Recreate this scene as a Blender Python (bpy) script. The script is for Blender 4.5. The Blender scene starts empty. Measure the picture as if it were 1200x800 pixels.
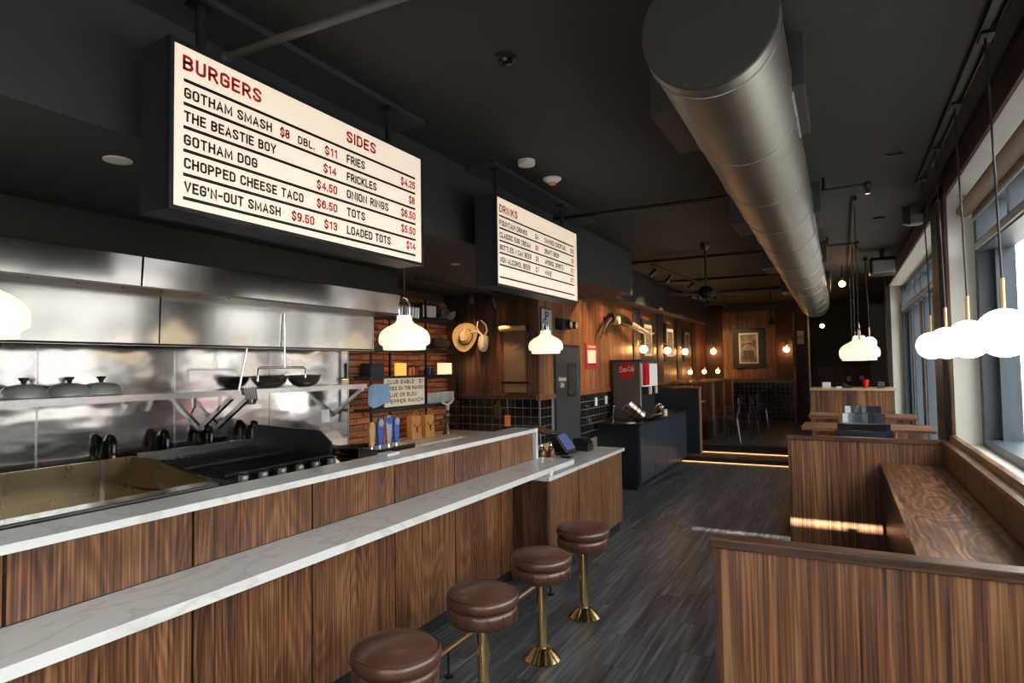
import bpy, bmesh, math, random
from mathutils import Vector, Matrix
random.seed(7)
PI = math.pi
scene = bpy.context.scene
C = scene.collection

# ---------------------------------------------------------------- camera
cam_d = bpy.data.cameras.new('camera'); cam = bpy.data.objects.new('camera', cam_d); C.objects.link(cam)
cam_d.sensor_width = 36; cam_d.lens = 729 / 1200 * 36; cam_d.clip_start = 0.02; cam_d.clip_end = 300
PIT, YAW, ROL = math.radians(2.273), math.radians(27.838), math.radians(-0.816)
cam.matrix_world = (Matrix.Translation((0, 0, 1.75)) @ Matrix.Rotation(YAW, 4, 'Z')
                    @ Matrix.Rotation(PI / 2 + PIT, 4, 'X') @ Matrix.Rotation(ROL, 4, 'Z'))
scene.camera = cam

# ---------------------------------------------------------------- world, sun, exposure
world = bpy.data.worlds.new('world'); scene.world = world; world.use_nodes = True
wn = world.node_tree; wn.nodes.clear()
wo = wn.nodes.new('ShaderNodeOutputWorld'); bg = wn.nodes.new('ShaderNodeBackground')
bg.inputs[0].default_value = (1.0, 0.975, 0.95, 1); bg.inputs[1].default_value = 8.0
wn.links.new(bg.outputs[0], wo.inputs[0])
sun_d = bpy.data.lights.new('sun', 'SUN'); sun_d.energy = 48.0; sun_d.angle = math.radians(0.25); sun_d.color = (1, .9, .76)
sun = bpy.data.objects.new('sun', sun_d); C.objects.link(sun)
sun.location = (0, -10, 6); sun.rotation_euler = Vector((0, 1, -0.377)).to_track_quat('-Z', 'Y').to_euler()
vs = scene.view_settings
vs.view_transform = 'Standard'; vs.look = 'None'; vs.gamma = 1; vs.use_curve_mapping = False; vs.exposure = 0.22

# ---------------------------------------------------------------- materials
def newmat(name):
    m = bpy.data.materials.new(name); m.use_nodes = True
    return m, m.node_tree, m.node_tree.nodes['Principled BSDF']
def mat(name, col, rough=.5, metal=0, noise=0, nscale=20, bump=0, emit=None, es=0, coat=0, stretch=(1, 1, 1), spec=None, bd=.02):
    m, nt, b = newmat(name)
    b.inputs['Base Color'].default_value = (*col, 1); b.inputs['Roughness'].default_value = rough
    b.inputs['Metallic'].default_value = metal; b.inputs['Coat Weight'].default_value = coat
    if spec is not None: b.inputs['Specular IOR Level'].default_value = spec
    if emit: b.inputs['Emission Color'].default_value = (*emit, 1); b.inputs['Emission Strength'].default_value = es
    if noise or bump:
        tc = nt.nodes.new('ShaderNodeTexCoord'); mp = nt.nodes.new('ShaderNodeMapping'); mp.inputs['Scale'].default_value = stretch
        nz = nt.nodes.new('ShaderNodeTexNoise'); nz.inputs['Scale'].default_value = nscale; nz.inputs['Detail'].default_value = 5
        nt.links.new(tc.outputs['Object'], mp.inputs[0]); nt.links.new(mp.outputs[0], nz.inputs[0])
        if noise:
            r = nt.nodes.new('ShaderNodeValToRGB'); r.color_ramp.elements[0].position = .3; r.color_ramp.elements[1].position = .7
            r.color_ramp.elements[0].color = (*[c * (1 - noise) for c in col], 1); r.color_ramp.elements[1].color = (*[min(1, c * (1 + noise)) for c in col], 1)
            nt.links.new(nz.outputs[0], r.inputs[0]); nt.links.new(r.outputs[0], b.inputs['Base Color'])
        if bump:
            bp = nt.nodes.new('ShaderNodeBump'); bp.inputs['Strength'].default_value = bump; bp.inputs['Distance'].default_value = bd
            nt.links.new(nz.outputs[0], bp.inputs['Height']); nt.links.new(bp.outputs[0], b.inputs['Normal'])
    return m
def wood(name, dark, mid, light, axis='z', across=7, fine=55, rough=.42, ring=22, coat=0.0, along=.45, amp=.085):
    m, nt, b = newmat(name); N, L = nt.nodes.new, nt.links.new
    tc = N('ShaderNodeTexCoord'); oi = N('ShaderNodeObjectInfo')
    ml = N('ShaderNodeMath'); ml.operation = 'MULTIPLY'; ml.inputs[1].default_value = 37; L(oi.outputs['Random'], ml.inputs[0])
    ad = N('ShaderNodeVectorMath'); ad.operation = 'ADD'; L(tc.outputs['Object'], ad.inputs[0]); L(ml.outputs[0], ad.inputs[1])
    def noise(sc, al, det):
        mp = N('ShaderNodeMapping'); s = [sc] * 3; s['xyz'.index(axis)] = al; mp.inputs['Scale'].default_value = s
        L(ad.outputs[0], mp.inputs[0]); nz = N('ShaderNodeTexNoise'); nz.inputs['Scale'].default_value = 1; nz.inputs['Detail'].default_value = det
        L(mp.outputs[0], nz.inputs[0]); return nz.outputs[0]
    A = noise(fine, 1.6, 3); B = noise(across, along * 1.6, 1.5); D = noise(across * .6, .5, 2)
    s1 = N('ShaderNodeMath'); s1.operation = 'MULTIPLY'; s1.inputs[1].default_value = ring * 2.6; L(B, s1.inputs[0])
    s2 = N('ShaderNodeMath'); s2.operation = 'SINE'; L(s1.outputs[0], s2.inputs[0])
    s3 = N('ShaderNodeMath'); s3.operation = 'MULTIPLY_ADD'; s3.inputs[1].default_value = amp; L(s2.outputs[0], s3.inputs[0]); L(A, s3.inputs[2])
    s4 = N('ShaderNodeMath'); s4.operation = 'MULTIPLY_ADD'; s4.inputs[1].default_value = .55; L(D, s4.inputs[0]); L(s3.outputs[0], s4.inputs[2])
    r = N('ShaderNodeValToRGB'); e = r.color_ramp.elements
    e[0].position = .55; e[0].color = (*dark, 1); e[1].position = 1.02 - .02; e[1].color = (*light, 1); x = e.new(.79); x.color = (*mid, 1)
    L(s4.outputs[0], r.inputs[0])
    hs = N('ShaderNodeHueSaturation'); rv = N('ShaderNodeMapRange'); rv.inputs[3].default_value = .82; rv.inputs[4].default_value = 1.16
    L(oi.outputs['Random'], rv.inputs[0]); L(rv.outputs[0], hs.inputs['Value']); L(r.outputs[0], hs.inputs['Color']); L(hs.outputs[0], b.inputs['Base Color'])
    b.inputs['Roughness'].default_value = rough; b.inputs['Coat Weight'].default_value = coat; b.inputs['Coat Roughness'].default_value = .25
    bp = N('ShaderNodeBump'); bp.inputs['Strength'].default_value = .12; bp.inputs['Distance'].default_value = .004
    L(A, bp.inputs['Height']); L(bp.outputs[0], b.inputs['Normal'])
    return m
WD, WM, WL = (.034, .0125, .0052), (.145, .058, .0235), (.325, .150, .064)
walnut = wood('walnut straight grain', WD, WM, WL, 'z', across=7, fine=120, ring=26, along=.10, amp=.06)
walnut_c = wood('walnut cathedral grain', WD, WM, WL, 'z', across=4.2, fine=110, ring=42, along=.5, amp=.055)
walnut_x = wood('walnut along x', WD, WM, WL, 'x', rough=.35)
walnut_y = wood('walnut along y', WD, WM, WL, 'y', rough=.3, across=4.5, along=1.1, ring=30, amp=.11)
walnut_dark = wood('walnut cap', (.03, .012, .006), (.075, .03, .015), (.13, .058, .03), 'x', rough=.35)
walnut_dark_z = wood('walnut trim', (.03, .012, .006), (.085, .035, .017), (.15, .066, .033), 'z')
panelwood = wood('orange walnut paneling', (.075, .026, .010), (.20, .078, .028), (.34, .15, .06), 'z', across=10, fine=60)
floorwood = wood('grey weathered plank', (.026, .028, .033), (.070, .075, .086), (.155, .162, .178), 'y', across=12, fine=50, rough=.40, ring=10)
ceil_m = mat('charcoal ceiling paint', (.024, .0225, .0195), .75, noise=.08, nscale=3)
soff_m = mat('charcoal soffit paint', (.040, .040, .041), .6, noise=.06, nscale=4)
black = mat('black paint', (.012, .012, .013), .45)
blackmetal = mat('black metal', (.012, .012, .013), .35, .3)
blacksat = mat('black satin', (.015, .017, .022), .28)
navy = mat('dark slate blue cabinet', (.035, .045, .062), .3, noise=.05)
slate = mat('dark blue grey paint', (.045, .055, .070), .55)
white = mat('white paint', (.68, .67, .64), .6)
whiteplastic = mat('white plastic', (.75, .74, .70), .4)
stone = None
def marble():
    m, nt, b = newmat('white marble quartz'); N, L = nt.nodes.new, nt.links.new
    tc = N('ShaderNodeTexCoord'); mp = N('ShaderNodeMapping'); mp.inputs['Scale'].default_value = (2.2, 1.0, 1)
    mp.inputs['Rotation'].default_value = (0, 0, .5)
    nz = N('ShaderNodeTexNoise'); nz.inputs['Scale'].default_value = 1.6; nz.inputs['Detail'].default_value = 6; nz.inputs['Distortion'].default_value = 1.2
    L(tc.outputs['Object'], mp.inputs[0]); L(mp.outputs[0], nz.inputs[0])
    r = N('ShaderNodeValToRGB'); e = r.color_ramp.elements; e[0].position = .475; e[0].color = (.72, .715, .70, 1); e[1].position = .53; e[1].color = (.72, .715, .70, 1)
    x = e.new(.5); x.color = (.62, .60, .57, 1); L(nz.outputs[0], r.inputs[0]); L(r.outputs[0], b.inputs['Base Color']); b.inputs['Roughness'].default_value = .18
    return m
stone = marble()
def steel_m(name, rough, bs, bd, st, col=(.62, .61, .60), ns=1.0):
    m, nt, b = newmat(name); N, L = nt.nodes.new, nt.links.new
    b.inputs['Base Color'].default_value = (*col, 1); b.inputs['Metallic'].default_value = 1
    tc = N('ShaderNodeTexCoord'); mp = N('ShaderNodeMapping'); mp.inputs['Scale'].default_value = st
    nz = N('ShaderNodeTexNoise'); nz.inputs['Scale'].default_value = ns; nz.inputs['Detail'].default_value = 2
    L(tc.outputs['Object'], mp.inputs[0]); L(mp.outputs[0], nz.inputs[0])
    bp = N('ShaderNodeBump'); bp.inputs['Strength'].default_value = bs; bp.inputs['Distance'].default_value = bd
    L(nz.outputs[0], bp.inputs['Height']); L(bp.outputs[0], b.inputs['Normal'])
    mr = N('ShaderNodeMapRange'); mr.inputs[3].default_value = rough * .8; mr.inputs[4].default_value = rough * 1.25; L(nz.outputs[0], mr.inputs[0]); L(mr.outputs[0], b.inputs['Roughness'])
    return m
steel = steel_m('brushed stainless hood', .13, .10, .010, (1, 3.2, .25), (.50, .485, .465))
steelwall = steel_m('wavy stainless wall', .12, .32, .03, (1, 1.3, 2.6), (.55, .54, .53), ns=1.3)
steeldark = steel_m('seasoned griddle steel', .28, .2, .004, (5, 12, 5), (.24, .18, .105))
steelplain = steel_m('stainless edge', .22, .1, .001, (20, 20, 20), (.45, .44, .43))
domesteel = mat('brushed dome steel', (.62, .61, .59), .34, .65)
duct_m = steel_m('galvanised duct', .42, .25, .003, (2, 60, 2), (.30, .29, .26))
chrome = mat('chrome', (.7, .69, .67), .12, 1)
brass = mat('polished brass', (.72, .53, .25), .14, 1)
brass2 = mat('satin brass', (.65, .45, .2), .3, 1)
leather = mat('brown leather', (.085, .034, .022), .34, noise=.18, nscale=9, bump=.12, bd=.003, coat=.15)
leather2 = mat('brown leather piping', (.06, .024, .016), .36)
lampglass = mat('lit opal glass', (.9, .85, .75), .25, emit=(1, .80, .52), es=1.0)
globeglass = mat('lit white globe', (.9, .9, .88), .2, emit=(1, .90, .77), es=1.9)
bulbglow = mat('glowing warm bulb', (1, .8, .5), .3, emit=(1, .50, .17), es=32)
ledglow = mat('amber led strip', (1, .7, .4), .4, emit=(1, .50, .20), es=1.9)
signface = mat('backlit sign face', (.9, .82, .72), .4, emit=(1, .80, .60), es=.50)
letter_red = mat('red lettering', (.62, .015, .012), .5)
letter_black = mat('black lettering', (.012, .010, .008), .5)
tile_m = mat('black glazed tile', (.010, .010, .012), .12, noise=.2, nscale=3)
grout_m = mat('grey grout', (.20, .195, .185), .8)
mortar_m = mat('dark mortar', (.05, .028, .018), .9)
brick_m = wood('brick clay', (.10, .028, .012), (.24, .08, .03), (.36, .15, .065), 'y', across=20, fine=60, rough=.85, ring=1, along=6)
kraft = mat('kraft paper', (.48, .27, .11), .8, noise=.06, nscale=30)
cream = mat('cream plaster reveal', (.62, .60, .55), .7, noise=.03)
framegrey = mat('blue grey window frame', (.05, .063, .078), .4)
alum = mat('light aluminium bar', (.5, .49, .45), .4, .3)
shade_m = mat('roller blind fabric', (.32, .24, .19), .8)
felt = mat('tan felt', (.52, .37, .18), .85, noise=.12, nscale=25)
feltdark = mat('dark felt', (.04, .03, .02), .85)
bone = mat('bone', (.62, .52, .38), .6, noise=.12, nscale=30)
horn_m = mat('horn', (.55, .46, .34), .35, noise=.3, nscale=6)
fur = mat('cream fur', (.55, .46, .36), .95, noise=.2, nscale=60, bump=.8)
red = mat('red enamel', (.6, .012, .012), .35)
redtin = mat('red tin', (.42, .02, .025), .4)
bluep = mat('blue enamel', (.02, .09, .38), .35)
silverp = mat('silver enamel', (.35, .36, .38), .35, .5)
clearish = mat('glassware', (.55, .55, .55), .1, .2, coat=.5)
bluecloth = mat('pale blue cloth', (.27, .42, .62), .85, noise=.1, nscale=12, bump=.4)
paperwhite = mat('letterboard panel', (.80, .66, .50), .6, emit=(1, .8, .6), es=.10)
orange_m = mat('orange card', (.75, .2, .05), .6)
photo_m = mat('sepia photographic print', (.26, .22, .17), .4, noise=.85, nscale=7)
matboard = mat('white mat board', (.75, .70, .60), .7)
screen_m = mat('lit tablet screen', (.05, .05, .1), .1, emit=(.1, .14, .32), es=.5)
asphalt = mat('asphalt', (.16, .16, .165), .9, noise=.15, nscale=4)
pave = mat('pavement concrete', (.42, .41, .39), .9, noise=.08, nscale=3)
facade = mat('pale facade', (.50, .49, .47), .8, noise=.06, nscale=1)
facade2 = mat('brown brick facade', (.26, .17, .13), .85, noise=.15, nscale=2)
bark = mat('grey bark', (.16, .13, .11), .9, noise=.2, nscale=20)
carred = mat('red car paint', (.26, .04, .045), .25, coat=.6)
carwhite = mat('white car paint', (.7, .7, .7), .25, coat=.6)
def glassmat():
    m = bpy.data.materials.new('window glass'); m.use_nodes = True; nt = m.node_tree; nt.nodes.clear()
    o = nt.nodes.new('ShaderNodeOutputMaterial'); mx = nt.nodes.new('ShaderNodeMixShader'); t = nt.nodes.new('ShaderNodeBsdfTransparent'); g = nt.nodes.new('ShaderNodeBsdfGlossy')
    t.inputs[0].default_value = (.93, .96, .97, 1); g.inputs['Roughness'].default_value = .02
    lw_ = nt.nodes.new('ShaderNodeLayerWeight'); p = nt.nodes.new('ShaderNodeMath'); p.operation = 'POWER'; p.inputs[1].default_value = 5
    f = nt.nodes.new('ShaderNodeMath'); f.operation = 'MULTIPLY_ADD'; f.inputs[1].default_value = .45; f.inputs[2].default_value = .025
    nt.links.new(lw_.outputs['Facing'], p.inputs[0]); nt.links.new(p.outputs[0], f.inputs[0]); nt.links.new(f.outputs[0], mx.inputs[0]); nt.links.new(t.outputs[0], mx.inputs[1]); nt.links.new(g.outputs[0], mx.inputs[2]); nt.links.new(mx.outputs[0], o.inputs[0])
    return m
glass = glassmat()

# ---------------------------------------------------------------- mesh helpers
def B(): return bmesh.new()
def box(bm, x0, y0, z0, x1, y1, z1):
    v = [bm.verts.new(p) for p in ((x0, y0, z0), (x1, y0, z0), (x1, y1, z0), (x0, y1, z0), (x0, y0, z1), (x1, y0, z1), (x1, y1, z1), (x0, y1, z1))]
    for f in ((3, 2, 1, 0), (4, 5, 6, 7), (0, 1, 5, 4), (1, 2, 6, 5), (2, 3, 7, 6), (3, 0, 4, 7)): bm.faces.new([v[i] for i in f])
    return bm
def bx(*a): return box(B(), *a)
def basis(d):
    d = Vector(d).normalized(); u = d.orthogonal().normalized(); return d, u, d.cross(u)
def tube(bm, pts, r, n=10, closed=False):
    pts = [Vector(p) for p in pts]; rs = r if isinstance(r, (list, tuple)) else [r] * len(pts); rings = []
    d0, u, w = basis(pts[1] - pts[0])
    for i, p in enumerate(pts):
        a = pts[max(0, i - 1)]; b = pts[min(len(pts) - 1, i + 1)]
        if closed: a = pts[i - 1]; b = pts[(i + 1) % len(pts)]
        d = (b - a).normalized(); u = (u - d * u.dot(d)).normalized(); w = d.cross(u)
        rings.append([bm.verts.new(p + (u * math.cos(2 * PI * k / n) + w * math.sin(2 * PI * k / n)) * rs[i]) for k in range(n)])
    m = len(rings)
    for i in range(m if closed else m - 1):
        A, Bq = rings[i], rings[(i + 1) % m]
        for k in range(n): bm.faces.new((A[k], A[(k + 1) % n], Bq[(k + 1) % n], Bq[k]))
    if not closed: bm.faces.new(rings[0][::-1]); bm.faces.new(rings[-1])
    return bm
def lathe(bm, prof, c=(0, 0, 0), n=32, axis='z'):
    rings = []
    for r, h in prof:
        ring = []
        for k in range(n):
            a = 2 * PI * k / n; x, y = max(r, 1e-4) * math.cos(a), max(r, 1e-4) * math.sin(a)
            p = {'z': (x, y, h), 'y': (x, h, y), 'x': (h, x, y)}[axis]
            ring.append(bm.verts.new((c[0] + p[0], c[1] + p[1], c[2] + p[2])))
        rings.append(ring)
    for i in range(len(rings) - 1):
        for k in range(n): bm.faces.new((rings[i][k], rings[i][(k + 1) % n], rings[i + 1][(k + 1) % n], rings[i + 1][k]))
    bm.faces.new(rings[0][::-1]); bm.faces.new(rings[-1])
    return bm
def ball(bm, c, r, s=(1, 1, 1), n=16):
    prof = [(r * math.sin(PI * i / n), -r * math.cos(PI * i / n)) for i in range(n + 1)]
    b2 = lathe(B(), prof, n=n * 2)
    me = bpy.data.meshes.new('t'); b2.to_mesh(me); b2.free()
    me.transform(Matrix.Translation(c) @ Matrix.Diagonal((*s, 1))); bm.from_mesh(me); bpy.data.meshes.remove(me); return bm
def prism(bm, poly, d, off=(0, 0, 0)):
    """extrude polygon (list of 3D points) along vector d"""
    a = [bm.verts.new(Vector(p) + Vector(off)) for p in poly]; b = [bm.verts.new(Vector(p) + Vector(off) + Vector(d)) for p in poly]
    n = len(a); bm.faces.new(a[::-1]); bm.faces.new(b)
    for i in range(n): bm.faces.new((a[i], a[(i + 1) % n], b[(i + 1) % n], b[i]))
    return bm
def obj(name, bm, m, parent=None, world=True, smooth=None, bev=0, loc=None):
    bmesh.ops.recalc_face_normals(bm, faces=bm.faces)
    me = bpy.data.meshes.new(name); bm.to_mesh(me); bm.free()
    if m: me.materials.append(m)
    o = bpy.data.objects.new(name, me); C.objects.link(o)
    if smooth is not None:
        me.shade_smooth() if smooth >= 180 else me.set_sharp_from_angle(angle=math.radians(smooth)) or None
    if bev:
        md = o.modifiers.new('bevel', 'BEVEL'); md.width = bev; md.segments = 2; md.limit_method = 'ANGLE'
    if parent is not None:
        o.parent = parent
        if world: o.location = -ploc(parent)
    if loc: o.location = loc
    return o
def ploc(o):
    l = o.location.copy()
    while o.parent: o = o.parent; l = l + o.location
    return l
def sm(o, ang=40):
    me = o.data
    for p in me.polygons: p.use_smooth = True
    me.set_sharp_from_angle(angle=math.radians(ang)); return o
def thing(name, label, cat, loc=(0, 0, 0), rz=0, group=None):
    o = bpy.data.objects.new(name, None); o.empty_display_size = .05; C.objects.link(o); o.location = loc; o.rotation_euler = (0, 0, rz)
    o['label'] = label; o['category'] = cat
    if group: o['group'] = group
    return o
def tag(o, label, cat, group=None):
    o['label'] = label; o['category'] = cat
    if group: o['group'] = group
    return o
def struct(name, bm, m, parent=None, kind='structure', **k):
    o = obj(name, bm, m, parent, **k)
    if parent is None: o['kind'] = kind
    return o
def dup(root, loc, rz=None, label=None):
    r = root.copy(); C.objects.link(r); r.location = loc
    if rz is not None: r.rotation_euler = (0, 0, rz)
    if label: r['label'] = label
    for ch in list(root.children):
        c = ch.copy(); C.objects.link(c); c.parent = r
        for g in ch.children:
            d = g.copy(); C.objects.link(d); d.parent = c
    return r
def cp(o, loc, parent=None, rz=None):
    c = o.copy(); C.objects.link(c); c.location = loc
    if parent: c.parent = parent
    if rz is not None: c.rotation_euler = (0, 0, rz)
    return c
def text(name, s, m, parent, origin, right, up, h, width=None, depth=.002, bold=.012, align='LEFT', shear=0):
    cu = bpy.data.curves.new(name, 'FONT'); cu.body = s; cu.size = 1; cu.extrude = 0; cu.offset = bold; cu.shear = shear; cu.resolution_u = 3
    t = bpy.data.objects.new('tmp', cu); C.objects.link(t)
    dg = bpy.context.evaluated_depsgraph_get(); dg.update()
    me = bpy.data.meshes.new_from_object(t.evaluated_get(dg)); bpy.data.objects.remove(t); bpy.data.curves.remove(cu)
    xs = [v.co.x for v in me.vertices]; x0, x1 = min(xs), max(xs)
    k = h / .73; kx = (width / (x1 - x0)) if width else k * .8
    R = Vector(right).normalized(); U = Vector(up).normalized(); Nn = R.cross(U); O = Vector(origin)
    ox = x0 if align == 'LEFT' else ((x0 + x1) / 2 if align == 'CENTER' else x1)
    for v in me.vertices: v.co = O + R * ((v.co.x - ox) * kx) + U * (v.co.y * k) + Nn * depth
    me.materials.clear(); me.materials.append(m); me.name = name
    o = bpy.data.objects.new(name, me); C.objects.link(o); o.parent = parent
    if parent: o.location = -ploc(parent)
    return o

# condensed sign lettering drawn as strokes: each glyph is (advance width, list of polylines)
def arc(cx, cy, rx, ry, a0, a1, n=6): return [(cx + rx * math.cos(math.radians(a0 + (a1 - a0) * i / n)), cy + ry * math.sin(math.radians(a0 + (a1 - a0) * i / n))) for i in range(n + 1)]
GW, gr = .42, .19
def rr(x0, y0, x1, y1, r=gr): return arc(x1 - r, y1 - r, r, r, 0, 90) + arc(x0 + r, y1 - r, r, r, 90, 180) + arc(x0 + r, y0 + r, r, r, 180, 270) + arc(x1 - r, y0 + r, r, r, 270, 360) + [(x1, y1 - r)]
Sp = arc(GW - .2, .8, .2, .2, 10, 90) + arc(.2, .8, .2, .2, 90, 210) + arc(GW - .2, .22, .2, .22, 30, -90) + arc(.2, .2, .2, .2, 270, 170)
G = {'A': (.46, [[(0, 0), (.23, 1), (.46, 0)], [(.07, .28), (.39, .28)]]),
 'B': (GW, [[(0, 0), (0, 1)] + arc(GW - .22, .77, .2, .23, 90, -90) + [(0, .54)], [(0, .54)] + arc(GW - .22, .27, .22, .27, 90, -90) + [(0, 0)]]),
 'C': (GW, [arc(GW - gr, 1 - gr, gr, gr, 0, 90) + arc(gr, 1 - gr, gr, gr, 90, 180) + arc(gr, gr, gr, gr, 180, 270) + arc(GW - gr, gr, gr, gr, 270, 360)]),
 'D': (GW, [[(0, 0), (0, 1)] + arc(GW - .24, .76, .24, .24, 90, 0) + arc(GW - .24, .24, .24, .24, 0, -90) + [(0, 0)]]),
 'E': (.38, [[(.38, 1), (0, 1), (0, 0), (.38, 0)], [(0, .52), (.33, .52)]]), 'F': (.37, [[(.38, 1), (0, 1), (0, 0)], [(0, .5), (.33, .5)]]),
 'G': (GW, [arc(GW - gr, 1 - gr, gr, gr, 0, 90) + arc(gr, 1 - gr, gr, gr, 90, 180) + arc(gr, gr, gr, gr, 180, 270) + arc(GW - gr, gr, gr, gr, 270, 360) + [(GW, .48), (.22, .48)]]),
 'H': (.44, [[(0, 0), (0, 1)], [(.44, 0), (.44, 1)], [(0, .52), (.44, .52)]]), 'I': (.0, [[(0, 0), (0, 1)]]), 'K': (.42, [[(0, 0), (0, 1)], [(.42, 1), (.02, .42)], [(.13, .56), (.43, 0)]]),
 'L': (.36, [[(0, 1), (0, 0), (.36, 0)]]), 'M': (.58, [[(0, 0), (0, 1), (.29, .12), (.58, 1), (.58, 0)]]), 'N': (.44, [[(0, 0), (0, 1), (.44, 0), (.44, 1)]]),
 'O': (GW, [rr(0, 0, GW, 1)]), 'P': (GW, [[(0, 0), (0, 1)] + arc(GW - .24, .72, .24, .28, 90, -90) + [(0, .44)]]),
 'R': (GW, [[(0, 0), (0, 1)] + arc(GW - .24, .73, .23, .27, 90, -90) + [(0, .46)], [(.2, .46), (GW + .01, 0)]]), 'S': (GW, [Sp]),
 'T': (.42, [[(0, 1), (.42, 1)], [(.21, 1), (.21, 0)]]), 'U': (GW, [[(0, 1)] + arc(gr, gr, gr, gr, 180, 270) + arc(GW - gr, gr, gr, gr, 270, 360) + [(GW, 1)]]),
 'V': (.44, [[(0, 1), (.22, 0), (.44, 1)]]), 'W': (.66, [[(0, 1), (.16, 0), (.33, .95), (.50, 0), (.66, 1)]]), 'Y': (.44, [[(0, 1), (.22, .46), (.44, 1)], [(.22, .46), (.22, 0)]]), 'Z': (.42, [[(0, 1), (.42, 1), (0, 0), (.42, 0)]]),
 '0': (.40, [rr(0, 0, .40, 1)]), '1': (.2, [[(0, .82), (.18, 1), (.18, 0)]]), '2': (.40, [arc(.2, .78, .2, .22, 170, -20) + [(0, 0), (.40, 0)]]),
 '3': (.40, [arc(.2, .77, .2, .23, 160, -90), arc(.2, .27, .2, .27, 90, -160)]), '4': (.44, [[(.34, 0), (.34, 1), (0, .28), (.46, .28)]]),
 '5': (.40, [[(.38, 1), (.05, 1), (.02, .55)] + arc(.2, .31, .2, .31, 110, -160, 10)]), '6': (.40, [rr(0, 0, .40, .62, .19), arc(.2, .8, .2, .2, 20, 90) + [(.1, .96), (.0, .7), (0, .3)]]),
 '7': (.40, [[(0, 1), (.40, 1), (.14, 0)]]), '8': (.40, [rr(0, 0, .40, .54, .19), rr(.02, .54, .38, 1, .17)]), '9': (.40, [rr(0, .38, .40, 1, .19), [(.40, .7), (.38, .3), (.28, .03), (.05, 0)]]),
 '$': (GW, [Sp, [(GW / 2, 1.14), (GW / 2, .95)], [(GW / 2, .05), (GW / 2, -.14)]]), '.': (0, [[(0, .0), (0, .06)]]), "'": (0, [[(0, 1), (0, .76)]]), '-': (.26, [[(0, .46), (.26, .46)]]), '/': (.34, [[(0, -.05), (.34, 1.05)]]), ' ': (.10, [])}
def stroked(name, st, m, parent, origin, h, width, thick=.20):
    """lettering on a face that looks along +x: text runs along +y"""
    gap = .27; adv = 0; polys = []
    for ch in st:
        w, ls = G[ch]
        for l in ls: polys.append([(x + adv, y) for x, y in l])
        adv += w + gap
    adv -= gap; hh = h * (1 - thick); k = (width - h * thick) / adv if adv > 0 else h; t = h * thick / 2; bm = B()
    O = Vector(origin)
    for l in polys:
        pts = []
        for x, y in l:
            p = Vector((t + x * k, t + y * hh))
            if not pts or (p - pts[-1]).length > 1e-5: pts.append(p)
        vs_ = []
        for i, p in enumerate(pts):
            d1 = (p - pts[i - 1]).normalized() if i else None; d2 = (pts[i + 1] - p).normalized() if i < len(pts) - 1 else None
            d = ((d1 or d2) + (d2 or d1)); d = d.normalized() if d.length > 1e-4 else d1; nrm = Vector((-d.y, d.x)); c = abs(nrm.dot(Vector((-(d1 or d2).y, (d1 or d2).x)))); q = t * min(1.8, 1 / max(c, .4))
            e = d * t if not d2 else (d * -t if not d1 else d * 0)
            vs_.append([bm.verts.new((O.x + .0018, O.y + a.x, O.z + a.y)) for a in (p + e - nrm * q, p + e + nrm * q)])
        for i in range(len(vs_) - 1): bm.faces.new((vs_[i][0], vs_[i + 1][0], vs_[i + 1][1], vs_[i][1]))
    me = bpy.data.meshes.new(name); bm.normal_update(); bm.to_mesh(me); bm.free(); me.materials.append(m)
    o = bpy.data.objects.new(name, me); C.objects.link(o); o.parent = parent; o.location = -ploc(parent); return o

# ================================================================= STRUCTURE
# floor: a base slab and every plank of the near part
fl = struct('floor', bx(-4.6, -1.5, -.10, .90, 17.2, -.012), mat('subfloor', (.02, .02, .02), .9))
pw, pl = .186, 1.24
pm = obj('plank', bx(0, 0, -.012, pw - .0022, pl - .0022, 0), floorwood, fl, world=False, bev=.0012)
first = True
col = 0; x = -4.46
while x < .80:
    off = (col * .437) % pl; y = -1.45 - off
    while y < 11.4:
        if x > -2.75 or y > 5.2:
            if y + pl < 11.45 or True:
                if first: pm.location = (x, y, 0); first = False
                elif not (x < -2.4 and y < 6.4 and x > -2.76) or True:
                    cp(pm, (x, y, 0))
        y += pl
    x += pw; col += 1
# kitchen red-brown quarry floor simply dark
k = struct('trim_8', bx(-4.39, -1.3, -.01, -2.80, 5.15, .003), mat('dark kitchen mat', (.03, .025, .022), .8))

struct('ceiling', bx(-4.6, -1.55, 3.2, 1.2, 17.2, 3.35), ceil_m)
struct('trim_1', bx(-4.6, -1.4, 2.65, -2.37, 7.86, 3.2), soff_m)            # dropped ceiling over the kitchen and its soffit face
struct('trim_2', bx(-3.3, 7.86, 2.72, -2.85, 15.95, 3.2), soff_m)           # beam along the left wall
struct('trim_3', bx(-4.40, -1.4, 2.435, -3.69, 4.70, 2.65), ceil_m)         # bulkhead above the hood
wl = struct('wall_left', bx(-4.6, -1.5, 0, -4.40, 6.6, 2.66), mortar_m)
# stainless wall sheets
ys = [-1.4, .3, 2.03, 2.93, 3.80, 4.77]
for a, b in zip(ys[:-1], ys[1:]):
    sh = obj('steel_panel', bx(-4.40, a + .004, .9, -4.388, b - .004, 2.1), steelwall, wl)
    obj('joint_strip', bx(-4.388, b - .008, .9, -4.384, b + .004, 2.1), steelplain, sh)
# bricks
bw, bh = .215, .066
br = obj('brick', bx(-.02, 0, 0, .012, bw - .012, bh - .011), brick_m, wl, world=False, bev=.004)
br.location = (-4.395, 4.78, .98); nb = 0
for r in range(24):
    z = .98 + r * bh; y = 4.78 - (bw / 2 if r % 2 else 0)
    while y < 6.5:
        y2 = max(y, 4.775)
        if nb: cp(br, (-4.395 + random.uniform(-.006, .006), y2, z))
        nb += 1; y += bw
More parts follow.
